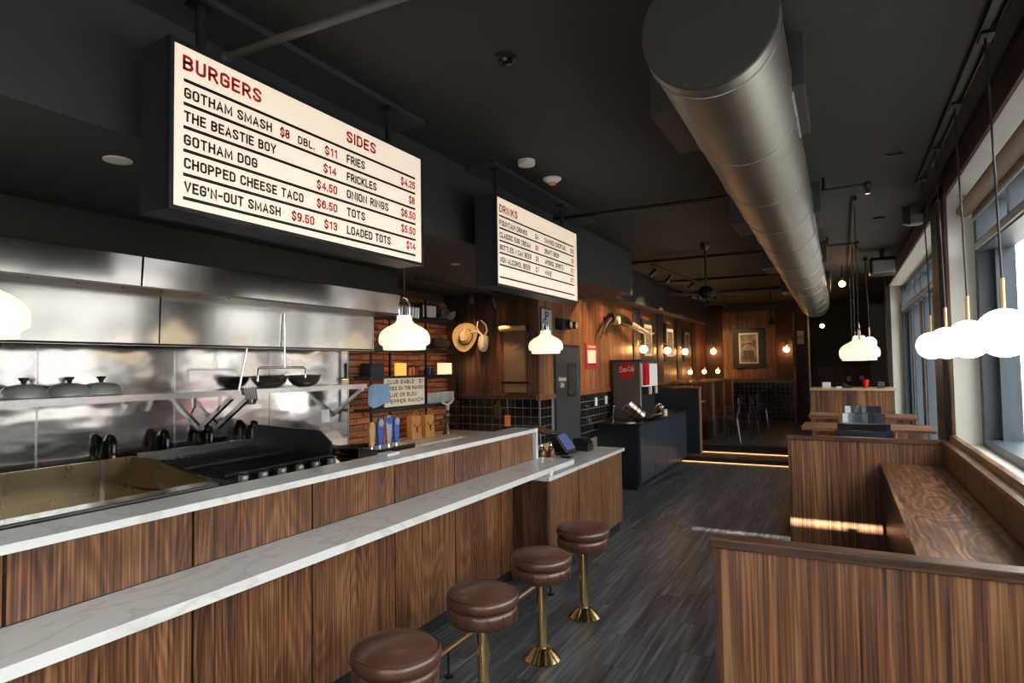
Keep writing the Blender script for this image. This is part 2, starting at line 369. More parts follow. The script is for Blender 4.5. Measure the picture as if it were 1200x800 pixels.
# bar back wall (facing the camera)
wb = struct('wall_back', bx(-4.6, 6.56, 0, -3.12, 6.75, 2.66), black)
struct('trim_4', bx(-4.40, 6.50, 2.53, -3.1, 6.56, 2.65), ceil_m)
n = 9; w = (4.40 - 3.10) / n
bd = obj('panel_board', bx(0, 0, 0, w - .005, .018, 1.12), walnut_dark_z, wb, world=False, bev=.002)
for i in range(n):
    l = (-4.40 + i * w, 6.542, 1.41)
    if i == 0: bd.location = l
    else: cp(bd, l)
obj('panel_rail', bx(-4.40, 6.52, 1.36, -3.085, 6.56, 1.41), walnut_dark, wb)
obj('grout', bx(-4.40, 6.5445, .8, -3.10, 6.56, 1.36), grout_m, wb)
ts = .104
tl = obj('tile', bx(0, 0, 0, ts - .006, .008, ts - .006), tile_m, wb, world=False, bev=.0015)
f1 = True
for i in range(12):
    for j in range(5):
        l = (-4.36 + i * ts, 6.541, .845 + j * ts)
        if f1: tl.location = l; f1 = False
        else: cp(tl, l)
# long left wall (facing the windows)
w2 = struct('wall_bar', bx(-3.30, 6.56, 0, -3.12, 16.1, 3.2), black)
n = 46; y0 = 6.56; w = (15.95 - y0) / n
bd = obj('panel_board', bx(0, 0, 0, .018, w - .006, 1.34), panelwood, w2, world=False, bev=.002)
for i in range(n):
    ya = y0 + i * w
    l = (-3.12, ya, 1.41)
    if i == 0: bd.location = l
    else: cp(bd, l)
for ya in (10.25, 11.8, 13.4, 14.9):       # dark fabric pilasters between the framed bays
    obj('pilaster', bx(-3.102, ya, 1.41, -3.085, ya + .42, 2.72), mat('taupe upholstered strip', (.06, .045, .035), .8), w2)
obj('panel_rail', bx(-3.13, 6.50, 1.35, -3.075, 15.95, 1.41), panelwood, w2)
obj('grout', bx(-3.12, 6.56, .5, -3.1025, 11.2, 1.35), grout_m, w2)
tl = obj('tile', bx(0, 0, 0, .008, ts - .006, ts - .006), tile_m, w2, world=False)
f1 = True
for i in range(24):
    if 2 < i < 11: continue
    for j in range(6):
        l = (-3.109, 6.565 + i * ts, .735 + j * ts)
        if f1: tl.location = l; f1 = False
        else: cp(tl, l)
# far wall behind the platform
wf = struct('wall_far', bx(-3.3, 16.0, 0, -.62, 16.2, 3.2), black)
n = 12; w = (3.12 - .98) / n
bd = obj('panel_board', bx(0, 0, 0, w - .008, .02, 1.64), panelwood, wf, world=False)
for i in range(n):
    l = (-3.12 + i * w, 15.975, 1.36)
    if i == 0: bd.location = l
    else: cp(bd, l)
for xa in (-2.98, -1.36):
    obj('pilaster', bx(xa, 15.955, 1.36, xa + .42, 15.975, 3.0), mat('brown upholstered strip', (.055, .028, .018), .8), wf)
obj('panel_rail', bx(-3.1, 15.93, 1.31, -.97, 16.0, 1.36), walnut_dark, wf)
obj('grout', bx(-2.7, 15.985, .36, -.97, 16.0, 1.31), grout_m, wf)
bm = B()
for i in range(17):
    for j in range(9): box(bm, -2.7 + i * .1015, 15.978, .37 + j * .1015, -2.7 + i * .1015 + .094, 15.99, .37 + j * .1015 + .094)
o = obj('tile', bm, tile_m, wf); o['kind'] = 'stuff'
obj('base_rail', bx(-2.7, 15.95, .3, -.97, 16.0, .365), walnut_dark, wf)
# post and narrow return beside the far wall
struct('trim_5', bx(-.98, 15.75, .3, -.93, 16.1, 2.9), walnut_x)
struct('trim_6', bx(-.92, 15.9, .3, -.66, 16.0, 3.2), mat('dark brown post paint', (.045, .02, .014), .6))
struct('trim_7', bx(-.66, 15.8, .3, -.625, 16.0, 3.2), alum)
# room beyond the post
ww = struct('wall_end', bx(-.62, 16.9, 0, 1.2, 17.1, 3.2), mat('near black blue wall', (.02, .022, .028), .6))
n = 14; w = 1.6 / n
bd = obj('panel_board', bx(0, 0, 0, w - .008, .02, .62), walnut_dark_z, ww, world=False)
for i in range(n):
    l = (-.62 + i * w, 16.88, 1.0)
    if i == 0: bd.location = l
    else: cp(bd, l)
struct('wall_nook', bx(-.72, 16.2, 0, -.62, 17.1, 3.2), black)
struct('door_2', bx(.47, 13.0, .285, .80, 13.05, 2.78), slate)
# invented glazed front wall behind the camera; head and sides shape the sun stripe
wr = struct('wall_front', bx(-4.6, -1.6, 0, -1.7, -1.4, 3.2), mat('warm dark wall', (.10, .07, .05), .7))
struct('wall_front_low', bx(-1.7, -1.6, 0, .9, -1.4, .5), walnut)
struct('wall_front_head', bx(-1.7, -1.44, 3.132, .9, -1.40, 3.2), black)
struct('sun_mask_right', bx(.25, -1.45, 3.0, .9, -1.41, 3.2), black); struct('sun_mask_left', bx(-1.7, -1.45, 3.0, -1.46, -1.41, 3.2), black)  # unseen blockers added to limit how wide the sun stripe runs
wd3 = struct('window_3', bx(-1.7, -1.53, .5, .9, -1.525, 3.122), glass)
for xx in (-1.7, -.85, 0, .82):
    obj('mullion', bx(xx, -1.56, .5, xx + .07, -1.48, 3.12), framegrey, wd3)

# ---- right wall with two big windows
XW = .74
wR = struct('wall_right', bx(XW, 5.66, 0, 1.12, 6.50, 3.2), cream)
obj('dark_post', bx(XW - .05, 5.80, 0, XW + .001, 6.13, 3.0), black, wR)
obj('post_trim', bx(XW - .02, 5.66, 1.15, XW + .001, 5.80, 3.0), walnut_dark_z, wR)
obj('post_trim', bx(XW - .012, 6.13, .3, XW + .001, 6.50, 3.0), walnut_dark_z, wR)
for i in range(6): sm(obj('bolt', lathe(B(), [(.014, 0), (.014, .006), (.006, .01)], (XW - .05, 5.93, 1.35 + i * .17), 10, 'x'), steelplain, wR))
struct('wall_right_head', bx(XW, -1.5, 2.97, 1.12, 11.95, 3.2), cream)
struct('trim_18', bx(XW - .012, -1.4, 3.13, XW, 11.95, 3.2), ceil_m)
o = struct('trim_9', bx(XW - .02, -1.4, 2.97, XW, 5.66, 3.13), walnut_dark)
o = struct('trim_10', bx(XW - .02, 6.50, 2.97, XW, 11.95, 3.13), walnut_dark)
struct('wall_right_sill', bx(XW, -1.5, 0, 1.12, 5.66, 1.12), cream)
struct('wall_right_base', bx(XW, 6.50, 0, 1.12, 11.95, .45), cream)
struct('wall_right_back', bx(XW, 11.95, 0, 1.2, 13.3, 3.2), cream)
struct('wall_right_end', bx(XW + .16, 13.3, 0, 1.2, 17.0, 3.2), slate)
struct('trim_11', bx(XW - .06, 11.9, .3, XW + .005, 12.25, 3.2), black)
# window units
def window(name, ya, yb, z0, mulls, uppers):
    root = struct(name, bx(1.030, ya + .1, z0 + .05, 1.036, yb - .1, 2.9), glass)
    fr = obj('window_frame', bx(.90, yb - .10, z0, 1.10, yb - .001, 2.97), framegrey, root)
    box_ = B(); box(box_, .90, ya + .001, z0, 1.10, ya + .10, 2.97); obj('window_frame', box_, framegrey, root)
    obj('window_frame', bx(.90, ya + .1, z0, 1.10, yb - .1, z0 + .06), framegrey, root)
    obj('window_frame', bx(.95, ya + .1, 2.90, 1.10, yb - .1, 2.97), framegrey, root)
    obj('step_frame', bx(.985, yb - .20, z0 + .06, 1.10, yb - .10, 2.56), framegrey, root)
    t = obj('transom', bx(.90, ya + .1, 2.53, 1.08, yb - .1, 2.61), framegrey, root)
    obj('transom_cover', bx(.885, ya + .1, 2.545, .90, yb - .1, 2.59), alum, t)
    for y in mulls: obj('mullion', bx(.93, y - .05, z0 + .05, 1.09, y + .05, 2.53), framegrey, root)
    for y in uppers: obj('upper_mullion', bx(.95, y - .03, 2.61, 1.08, y + .03, 2.90), framegrey, root)
    return root
w1 = window('window_1', -1.39, 5.66, 1.12, (-.1, 1.9, 3.75), (.4, 1.3, 2.2, 3.1, 4.0, 4.85))
w2_ = window('window_2', 6.50, 11.95, .45, (7.9, 9.2, 10.5), (7.4, 8.15, 8.9, 9.65, 10.4, 11.15))
# blue-grey door leaves just inside the second window's frames
for y in (8.5, 9.85, 11.2): obj('blade_frame', bx(.96, y - .16, .5, 1.07, y + .16, 2.53), framegrey, w2_)

# ---- steps with LED strips and the raised back platform
pf = struct('trim_12', bx(-3.1, 11.72, 0, .74, 17.0, .285), black)
s = struct('trim_13', bx(-3.1, 11.40, 0, -.40, 11.72, .14), walnut_x)
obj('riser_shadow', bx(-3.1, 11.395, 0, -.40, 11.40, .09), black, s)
ldA = obj('led_strip', bx(-2.72, 11.380, .004, -.42, 11.392, .014), ledglow, s)
ldB = obj('led_strip', bx(-2.72, 11.700, .142, -.42, 11.712, .152), ledglow, pf)
obj('nosing', bx(-3.1, 11.68, .235, -.40, 11.74, .286), blacksat, pf)
pp = obj('plank', bx(0, 0, 0, pw - .004, pl - .004, .013), floorwood, pf, world=False)
f1 = True
for i in range(21):
    y = 11.74 - (i * .43) % .6 * 0
    for j in range(4):
        l = (-3.1 + i * pw, 11.75 + j * pl, .285)
        if f1: pp.location = l; f1 = False
        else: cp(pp, l)
pr2 = struct('trim_14', bx(-.40, 5.80, 0, .74, 11.72, .295), floorwood)
# baseboard-like dark kick under the bar
# ================================================================= OUTSIDE
struct('trim_15', bx(1.2, -14, -.25, 60, 60, -.15), asphalt)
struct('trim_16', bx(1.12, -14, -.15, 4.2, 60, -.05), pave)
struct('trim_17', bx(-30, -40, -.25, 60, -1.6, -.16), pave)
def building(label, x0, y0, x1, y1, h, m, rows, nwin, side):
    t = thing('building', label, 'building', ((x0 + x1) / 2, (y0 + y1) / 2, -.2))
    obj('wall', bx(x0, y0, -.2, x1, y1, h), m, t)
    obj('cornice', bx(x0 - .2, y0 - .2, h, x1 + .2, y1 + .2, h + .25), white, t)
    for r in range(rows):
        z = 1.0 + r * (h - .6) / rows
        for i in range(nwin):
            if side == 'x':
                st = (y1 - y0) / nwin; ya = y0 + st * (i + .25)
                wdw = obj('window', bx(x0 - .06, ya, z, x0 + .02, ya + st * .5, z + (h / rows) * .55), framegrey, t)
            else:
                st = (x1 - x0) / nwin; xa = x0 + st * (i + .25)
                obj('window', bx(xa, y1 - .02, z, xa + st * .5, y1 + .06, z + (h / rows) * .55), framegrey, t)
building('pale facade with rows of windows across the street', 24, 8, 32, 34, 6.5, facade, 2, 9, 'x')
building('brown brick block across the street beyond the pale facade', 24, 36, 34, 56, 8, facade2, 3, 8, 'x')
building('low pale building added unseen behind the camera, roofline shaping the sun stripe', -14, -20, 20, -12, 6.76, facade, 2, 12, 'y')  # invented block; its roof height shades all but a thin sun stripe
def tree(x, y, h, label, seed):
    rnd = random.Random(seed); t = thing('bare_tree', label, 'tree', (x, y, -.15), 0, 'bare street trees')
    obj('trunk', tube(B(), [(x, y, -.15), (x + .05, y, h * .25), (x, y + .05, h * .45)], [.17, .13, .10]), bark, t)
    bm = B()
    def grow(p, d, L, r, k):
        q = p + d * L; tube(bm, [p, (p + q) / 2 + Vector([rnd.uniform(-.05, .05) * L for _ in range(3)]), q], [r, r * .8, r * .6], 4)
        if k:
            for _ in range(3):
                nd = (d + Vector((rnd.uniform(-.8, .8), rnd.uniform(-.8, .8), rnd.uniform(-.15, .6)))).normalized(); grow(q, nd, L * .72, r * .55, k - 1)
    for i in range(5):
        a = i * 1.26; grow(Vector((x, y, h * (.33 + .02 * i))), Vector((math.cos(a) * .6, math.sin(a) * .6, .8)).normalized(), h * .2, .06, 4)
    o = obj('branches', bm, bark, t); return t
tree(6.2, 12.5, 7.5, 'bare tree nearest the big right-hand window', 3)
tree(7.0, 24.0, 8, 'bare tree further down the street, seen through the second window', 5)
def car(x, y, m, label):
    t = thing('car', label, 'car', (x, y, -.15), 0, None)
    bm = B(); prism(bm, [(x, y - 2.1, .1), (x, y + 2.1, .1), (x, y + 2.1, .7), (x, y + 1.3, .8), (x, y + .7, 1.28), (x, y - 1.1, 1.3), (x, y - 1.8, .8), (x, y - 2.1, .75)], (1.75, 0, 0))
    obj('body', bm, m, t, bev=.06)
    for yy in (-1.25, 1.3):
        for xx in (-.02, 1.55): sm(obj('wheel', lathe(B(), [(.2, 0), (.33, .02), (.33, .2), (.2, .22)], (x + xx, y + yy, .18), 20, 'x'), black, t))
    obj('side_window', bx(x - .01, y - 1.1, .82, x + .02, y + .75, 1.2), blacksat, t)
car(11.5, 14.0, carred, 'red car parked across the street')
car(11.5, 20.5, carwhite, 'white car parked across the street past the red one')

# ================================================================= BAR COUNTER
seams = [-.95, -.29, .372, 1.035, 1.70, 2.365, 3.03, 3.692, 4.355, 4.955]
bar = thing('bar_counter', 'long walnut-panelled bar front with raised back section', 'bar', (-2.5, 2.0, 0))
obj('core', bx(-2.60, -1.3, .0, -2.445, 4.95, 1.168), black, bar)
for a, b in zip(seams[:-1], seams[1:]):
    obj('lower_panel', bx(-2.445, a + .006, .10, -2.42, b - .006, .884), walnut_c, bar, bev=.0015)
    obj('upper_panel', bx(-2.445, a + .006, .932, -2.42, b - .006, 1.165), walnut_c, bar, bev=.0015)
for b in seams[1:-1]:
    obj('trim_strip', bx(-2.446, b - .035, .10, -2.428, b + .0, 1.165), walnut_dark_z, bar) if False else None
obj('kick', bx(-2.47, -1.3, 0, -2.44, 4.6, .10), black, bar)
t = thing('upper_countertop', 'raised white marble countertop with waterfall end along the kitchen', 'countertop', (-2.53, 2, 1.168))
obj('slab', bx(-2.62, -1.3, 1.168, -2.39, 4.99, 1.2), stone, t, bev=.002)
obj('waterfall_end', bx(-2.62, 4.957, .932, -2.39, 4.99, 1.168), stone, t, bev=.002)
lc = obj('lower_countertop', bx(-2.42, -1.3, .888, -2.09, 5.09, .93), stone, bev=.002); tag(lc, 'long narrow white marble eating ledge above the stools', 'countertop')
o = obj('ledge_support', bx(-2.14, 4.60, .86, -2.10, 4.66, .888), white); tag(o, 'small white support block under the far end of the marble ledge', 'bracket')
reg = thing('register_cabinet', 'walnut-panelled checkout counter at the end of the bar', 'cabinet', (-2.5, 5.5, 0))
obj('carcass', bx(-3.0, 5.0, .0, -2.13, 6.44, .826), black, reg); obj('carcass', bx(-2.41, 4.58, .0, -2.13, 5.0, .826), black, reg)
rs = [4.56, 5.219, 5.80, 6.46]
for a, b in zip(rs[:-1], rs[1:]): obj('front_panel', bx(-2.13, a + .005, .10, -2.105, b - .005, .826), walnut_c, reg, bev=.0015)
obj('end_panel', bx(-2.44, 4.555, .10, -2.107, 4.58, .826), walnut_dark_z, reg)
obj('end_panel', bx(-3.0, 6.44, .10, -2.107, 6.463, .826), walnut, reg)
obj('kick', bx(-2.20, 4.6, 0, -2.17, 6.4, .10), black, reg)
rt = obj('register_countertop', bx(-3.02, 4.54, .828, -2.08, 6.49, .86), stone, bev=.002); tag(rt, 'white marble top of the checkout counter', 'countertop')
# foot rail
rail = thing('foot_rail', 'thin brass foot rail on black legs along the bar base', 'rail', (-2.02, 2, .15))
sm(obj('rail', tube(B(), [(-2.02, -1.2, .15), (-2.02, 4.54, .15)], .014, 12), brass2, rail))
for y in (.2, 1.6, 3.0, 4.4):
    l = obj('post', tube(B(), [(-2.02, y, .012), (-2.02, y, .14)], .007, 8), blackmetal, rail)
    sm(obj('foot', lathe(B(), [(.03, 0), (.03, .008), (.012, .014)], (-2.02, y, 0), 16), blackmetal, rail))
# ---- stools
def stool(y, label):
    t = thing('bar_stool', label, 'stool', (-1.635, y, 0), 0, 'round brown leather bar stools')
    sm(obj('base', lathe(B(), [(.108, 0), (.110, .006), (.104, .012), (.052, .062), (.042, .07), (.034, .072)], n=40), brass, t, world=False), 25)
    sm(obj('pole', lathe(B(), [(.031, .07), (.031, .50)], n=28), brass, t, world=False))
    obj('pole_seam', bx(-.002, -.034, .09, .002, -.030, .49), brass2, t, world=False)
    sb = obj('seat_band', lathe(B(), [(.10, .475), (.165, .48), (.176, .49), (.179, .52), (.176, .548), (.165, .556), (.12, .558)], n=48), leather, t, world=False); sm(sb, 60)
    for k in range(14):
        a = 2 * PI * k / 14; ca, sa = math.cos(a), math.sin(a)
        obj('band_seam', tube(B(), [(.166 * ca, .166 * sa, .483), (.1785 * ca, .1785 * sa, .50), (.1805 * ca, .1805 * sa, .52), (.1785 * ca, .1785 * sa, .54), (.168 * ca, .168 * sa, .555)], .0022, 5), leather2, sb, world=False)
    cu = obj('cushion', lathe(B(), [(.12, .552), (.168, .556), (.181, .568), (.186, .584), (.183, .602), (.174, .614), (.165, .619), (.14, .629), (.09, .636), (.04, .638), (.001, .638)], n=56), leather, t, world=False); sm(cu, 80)
    sm(obj('piping', tube(B(), [(.174 * math.cos(2 * PI * k / 48), .174 * math.sin(2 * PI * k / 48), .6165) for k in range(48)], .004, 6, True), leather2, cu, world=False), 80)
    return t
s0 = stool(1.36, 'brown leather bar stool nearest the camera, cut by the bottom edge')
for y, lb in ((2.05, 'second brown leather bar stool from the camera, its floor base out of frame'), (2.74, 'third brown leather bar stool from the camera, in the middle of the row'),
              (3.43, 'fourth brown leather bar stool, one before the far end of the row'), (4.12, 'farthest brown leather bar stool, beside the checkout counter')):
    dup(s0, (-1.635, y, 0), None, lb)

# ================================================================= KITCHEN
hood = thing('exhaust_hood', 'long stainless steel exhaust hood over the cooking line', 'hood', (-4.0, 2.0, 1.915))
for a, b in ((-1.3, 2.23), (2.235, 4.68)):
    obj('upper_band', prism(B(), [(-3.75, a, 2.255), (-3.660, a, 2.255), (-3.649, a, 2.432), (-3.75, a, 2.432)], (0, b - .006 - a, 0)), steel, hood, bev=.002)
for a, b in ((-1.3, .55), (.555, 2.55), (2.555, 4.68)):
    obj('face_panel', prism(B(), [(-4.04, a, 1.925), (-3.990, a, 1.925), (-3.980, a, 2.25), (-4.04, a, 2.25)], (0, b - .005 - a, 0)), steel, hood)
obj('soffit_plate', bx(-4.02, -1.3, 2.245, -3.655, 4.68, 2.257), mat('dark hood underside', (.25, .2, .16), .35, 1), hood)  # darker metal on the underside of the upper band
obj('end_plate', bx(-4.388, 4.665, 1.925, -3.66, 4.685, 2.432), steel, hood) if False else obj('end_plate', prism(B(), [(-4.388, 4.67, 1.925), (-3.98, 4.67, 1.925), (-3.98, 4.67, 2.25), (-3.66, 4.67, 2.25), (-3.66, 4.67, 2.432), (-4.388, 4.67, 2.432)], (0, .012, 0)), steel, hood)
sm(obj('drip_lip', tube(B(), [(-3.985, -1.3, 1.918), (-3.985, 4.68, 1.918)], .014, 10), steelplain, hood))
obj('filter_bank', bx(-4.38, -1.3, 1.96, -4.02, 4.66, 1.98), mat('dark grease filter', (.05, .045, .04), .4, .8), hood)
for i in range(22):
    sm(obj('rivet', lathe(B(), [(.006, 0), (.005, -.004), (.001, -.005)], (-3.70, -.5 + i * .24, 2.245), 8), chrome, hood))
# wall shelf
sh = thing('wall_shelf', 'long stainless wall shelf above the griddle on diagonal brackets', 'shelf', (-4.2, 3, 1.6))
obj('shelf_board', bx(-4.386, -1.2, 1.585, -4.0, 4.60, 1.60), steelplain, sh)
obj('front_lip', bx(-4.005, -1.2, 1.560, -3.995, 4.60, 1.602), steelplain, sh)
for y in (.9, 3.12, 4.54):
    obj('bracket', prism(B(), [(-4.385, y, 1.285), (-4.385, y, 1.325), (-4.03, y, 1.562), (-4.01, y, 1.562), (-4.01, y, 1.535)], (0, .03, 0)), steeldark if False else steelplain, sh)
    obj('bracket_arm', bx(-4.385, y, 1.562, -4.01, y + .03, 1.583), steelplain, sh)
obj('bracket', prism(B(), [(-4.385, 3.28, 1.285), (-4.385, 3.28, 1.325), (-4.03, 3.28, 1.562), (-4.01, 3.28, 1.562), (-4.01, 3.28, 1.535)], (0, .03, 0)), steelplain, sh)
# domes
def dome(y, label):
    t = thing('basting_dome', label, 'dome', (-4.17, y, 1.60), 0, 'steel basting domes on the wall shelf')
    sm(obj('dome', lathe(B(), [(.125, 0), (.127, .006), (.118, .012), (.110, .05), (.085, .074), (.03, .084), (.001, .085)], n=12), domesteel, t, world=False), 35)
    sm(obj('knob', lathe(B(), [(.012, .083), (.013, .098), (.026, .115), (.026, .122), (.001, .125)], n=20), black, t, world=False))
    return t
d0 = dome(1.86, 'steel basting dome with black knob, leftmost on the shelf')
dup(d0, (-4.17, 2.10, 1.60), None, 'steel basting dome with black knob, middle of the three')
dup(d0, (-4.17, 2.285, 1.60), None, 'steel basting dome with black knob, rightmost of the three')
def bowl(y, label):
    t = thing('mixing_bowl', label, 'bowl', (-4.16, y, 1.60), 0, 'steel bowls on the wall shelf')
    sm(obj('bowl', lathe(B(), [(.05, 0), (.09, .012), (.125, .045), (.145, .095), (.150, .097), (.148, .10), (.135, .085), (.10, .03), (.04, .012), (.001, .01)], n=36), mat('dark mirror steel', (.45, .42, .38), .16, .9), t, world=False))
    for r_ in (.055, .085): sm(obj('rib', tube(B(), [(r_ * 1.45 * math.cos(2 * PI * k / 28), r_ * 1.45 * math.sin(2 * PI * k / 28), .02 + (r_ - .04) * 1.1) for k in range(28)], .003, 5, True), chrome, t, world=False))
    return t
b0 = bowl(3.60, 'shiny steel bowl on the shelf beside the hanging bracket, left one')
dup(b0, (-4.16, 3.97, 1.60), None, 'shiny steel bowl on the shelf, right one near the shelf end')
# hanging bars from hood
hb = thing('hanging_bracket', 'thin chrome drop frame from the hood to the shelf', 'bracket', (-4.02, 3.4, 1.9))
sm(obj('rod', tube(B(), [(-4.0, 3.32, 2.24), (-4.0, 3.32, 1.78)], .008), chrome, hb)) if False else sm(obj('rod', tube(B(), [(-3.968, 3.58, 2.20), (-3.968, 3.58, 1.76)], .009), chrome, hb))
sm(obj('rod', tube(B(), [(-3.968, 3.22, 1.91), (-3.99, 3.17, 1.60)], .008), chrome, hb))
sm(obj('crossbar', tube(B(), [(-3.968, 3.32, 1.66), (-3.968, 3.32, 1.75), (-3.968, 3.34, 1.765), (-3.968, 3.78, 1.765), (-3.968, 3.80, 1.75), (-3.968, 3.80, 1.68)], .009), chrome, hb))
# clips and utensils hanging at shelf lip
for y, lb in ((2.80, 'steel clip hanging under the shelf lip, left'), (3.00, 'steel clip hanging under the shelf lip, right')):
    t = thing('hanging_clip', lb, 'clip', (-3.985, y, 1.55)); obj('jaw', bx(-3.99, y - .012, 1.49, -3.975, y + .012, 1.56), chrome, t); obj('handle', tube(B(), [(-3.98, y, 1.5), (-3.97, y - .03, 1.455)], .006, 6), chrome, t)
t = thing('tongs_bundle', 'bundle of steel tongs hooked on the shelf lip at the bracket', 'tongs', (-3.98, 3.25, 1.5), 0)
for k in range(6): obj('tong', tube(B(), [(-3.98 + .004 * k, 3.21 + k * .016, 1.61), (-3.972 + .003 * k, 3.23 + k * .015, 1.53), (-3.98, 3.24 + k * .012, 1.49)], .006, 6), chrome, t)
obj('ticket_box', bx(-4.389, 1.98, 1.88 - .02, -4.36, 2.4, 1.935), steelplain) if False else None
t = tag(obj('wall_switch_plate', bx(-4.388, 4.40, 1.24, -4.38, 4.50, 1.36), whiteplastic), 'white switch plate on the steel wall by the brick', 'switch')
# pipes with knobs behind griddle
def elbow(y, label, first=[None]):
    if first[0] is None:
        t = thing('gas_elbow', label, 'pipe', (-4.31, y, 1.10), 0, 'black pipe elbows behind the griddle'); first[0] = t
        sm(obj('pipe', tube(B(), [(-.05, 0, -1.1), (-.05, 0, .16), (-.04, 0, .19), (0, 0, .215), (.03, 0, .20), (.045, 0, .17), (.045, 0, .10)], .022, 12), mat('glossy black iron', (.015, .014, .013), .12, .5), t, world=False))
        sm(obj('ball_joint', ball(B(), (.01, 0, .20), .035), mat('black gloss knob', (.01, .01, .01), .08), t, world=False))
        sm(obj('copper_tip', tube(B(), [(.045, 0, .06), (.045, 0, .11)], .02, 12), mat('heat tinted steel', (.45, .2, .1), .25, 1), t, world=False))
    else: dup(first[0], (-4.31, y, 1.10), None, label)
for y, lb in ((2.42, 'black pipe elbow on the steel wall, leftmost'), (2.79, 'black pipe elbow on the steel wall, second from left'), (3.14, 'black pipe elbow half hidden behind the shelf brackets'), (3.56, 'black pipe elbow on the steel wall, rightmost, below the bowl')): elbow(y, lb)
# griddle
g = thing('griddle', 'long flat-top griddle with seasoned steel splash guard', 'griddle', (-3.8, 1.2, .0))
GE = 2.50
obj('cabinet', bx(-4.22, -1.2, .1, -3.42, GE, .93), steelplain, g)
obj('plate', bx(-4.20, -1.2, .93, -3.46, GE - .02, .985), mat('dark oiled griddle plate', (.05, .04, .025), .18, .9, noise=.4, nscale=5), g)
obj('back_guard', bx(-4.22, -1.2, .955, -4.20, GE, 1.185), steeldark, g)
obj('front_rail', bx(-3.46, -1.2, .93, -3.31, GE, 1.075), steelplain, g, bev=.012)
obj('side_guard', prism(B(), [(-4.22, GE, .94), (-3.32, GE, .94), (-3.32, GE, 1.075), (-3.46, GE, 1.085), (-4.02, GE, 1.185), (-4.22, GE, 1.185)], (0, .012, 0)), steeldark, g)
obj('corner_post', bx(-4.21, 2.30, .95, -4.192, 2.325, 1.185), steelplain, g)
# charbroiler
cb = thing('charbroiler', 'black charbroiler with bar grates and tall side shield', 'grill', (-3.8, 3.2, .0))
obj('cabinet', bx(-4.22, 2.54, .1, -3.38, 3.50, .95), steelplain, cb)
obj('back_guard', bx(-4.22, 2.54, .95, -4.20, 3.50, 1.20), steelplain, cb)
obj('back_guard_seam', bx(-4.20, 3.0, .95, -4.195, 3.02, 1.20), steelplain, cb)
obj('side_shield', prism(B(), [(-4.24, 3.50, .95), (-3.40, 3.50, .95), (-3.40, 3.50, 1.20), (-3.52, 3.50, 1.285), (-4.24, 3.50, 1.31)], (0, .02, 0)), mat('black enamel shield', (.018, .02, .024), .35), cb)
for i in range(18):
    y = 2.58 + i * .052
    obj('grate_bar', tube(B(), [(-4.14, y, 1.13), (-3.34, y, 1.085)], .009, 6), black, cb)
obj('grate_rod', tube(B(), [(-3.36, 2.56, 1.10), (-3.36, 3.48, 1.11)], .012, 8), black, cb)
obj('grate_rod', tube(B(), [(-3.75, 2.56, 1.12), (-3.75, 3.48, 1.13)], .012, 8), black, cb)
for i in range(6):
    y = 2.62 + i * .15; sm(obj('burner_knob', lathe(B(), [(.001, 0), (.02, .002), (.024, .03), (.018, .034)], (-3.38, y, .88), 16, 'x'), chrome, cb))
def squeeze(x, y, z, h, m, cap, label, r=.028):
    t = thing('bottle', label, 'bottle', (x, y, z))
    sm(obj('body', lathe(B(), [(r * .9, 0), (r, .01), (r, h * .65), (r * .5, h * .78)], (x, y, z), 18), m, t))
    sm(obj('cap', lathe(B(), [(r * .5, h * .78), (r * .45, h * .85), (r * .2, h), (.001, h)], (x, y, z), 12), cap, t)); return t
# small jars row on the grill ledge
gl = mat('clear jar glass', (.22, .24, .23), .1, .1, coat=.5)
j0 = None
for i in range(6):
    y = 2.64 + i * .15
    lb = 'small glass jar on the charbroiler ledge, ' + ('nearest the griddle', 'second from the griddle', 'third from the griddle', 'third from the side shield', 'second from the side shield', 'nearest the side shield')[i]
    if j0 is None:
        j0 = thing('jar', lb, 'jar', (-3.28, y, 1.03), 0, 'glass jars on the charbroiler ledge')
        sm(obj('glass', lathe(B(), [(.026, 0), (.03, .008), (.03, .065), (.024, .075)], n=18), gl, j0, world=False)); sm(obj('lid', lathe(B(), [(.027, .075), (.027, .088), (.001, .089)], n=18), blackmetal, j0, world=False))
    else: dup(j0, (-3.28, y, 1.03), None, lb)
o = obj('ledge_shelf', bx(-3.34, 2.54, 1.0, -3.22, 3.50, 1.03), steelplain, cb)
o = tag(obj('prep_table', bx(-4.2, 3.80, .88, -3.2, 4.70, .93), steelplain), 'stainless prep table right of the charbroiler', 'table')
for x_, y_ in ((-4.15, 3.85), (-3.25, 3.85), (-4.15, 4.62), (-3.25, 4.62)): obj('leg', bx(x_, y_, 0, x_ + .04, y_ + .04, .88), steelplain, o)
# brown slouched bag / pans behind
t = thing('pan_stack', 'dark pans stacked on the prep table below the brick wall', 'pan', (-3.8, 4.25, .93))
for i in range(3): sm(obj('pan', lathe(B(), [(.15, 0), (.19, .04), (.195, .042), (.15, .008), (.001, .006)], (-3.8, 4.25, .93 + i * .045), 28), mat('blackened pan', (.03, .025, .02), .4, .6), t)); obj('pan_handle', tube(B(), [(-3.62, 4.25, .965 + i * .045), (-3.42, 4.2 + i * .05, 1.0 + i * .045)], .01, 8), black, t)
# back bar worktop
bb = thing('back_bar', 'back bar unit with pale stone worktop under the brick wall', 'counter', (-4.0, 5.65, 0))
obj('carcass', bx(-4.38, 4.85, 0, -3.85, 6.5, .94), black, bb); obj('worktop', bx(-4.38, 4.83, .94, -3.80, 6.53, .97), stone, bb)
obj('side_worktop', bx(-3.80, 5.95, .94, -3.15, 6.53, .97), stone, bb); obj('side_carcass', bx(-3.78, 5.98, 0, -3.17, 6.5, .94), black, bb)
# bottles etc. near taps
squeeze(-3.9, 4.72 + .0, .93, .26, red, redtin, 'red squeeze bottle on the prep table left of the tap handles', .035)
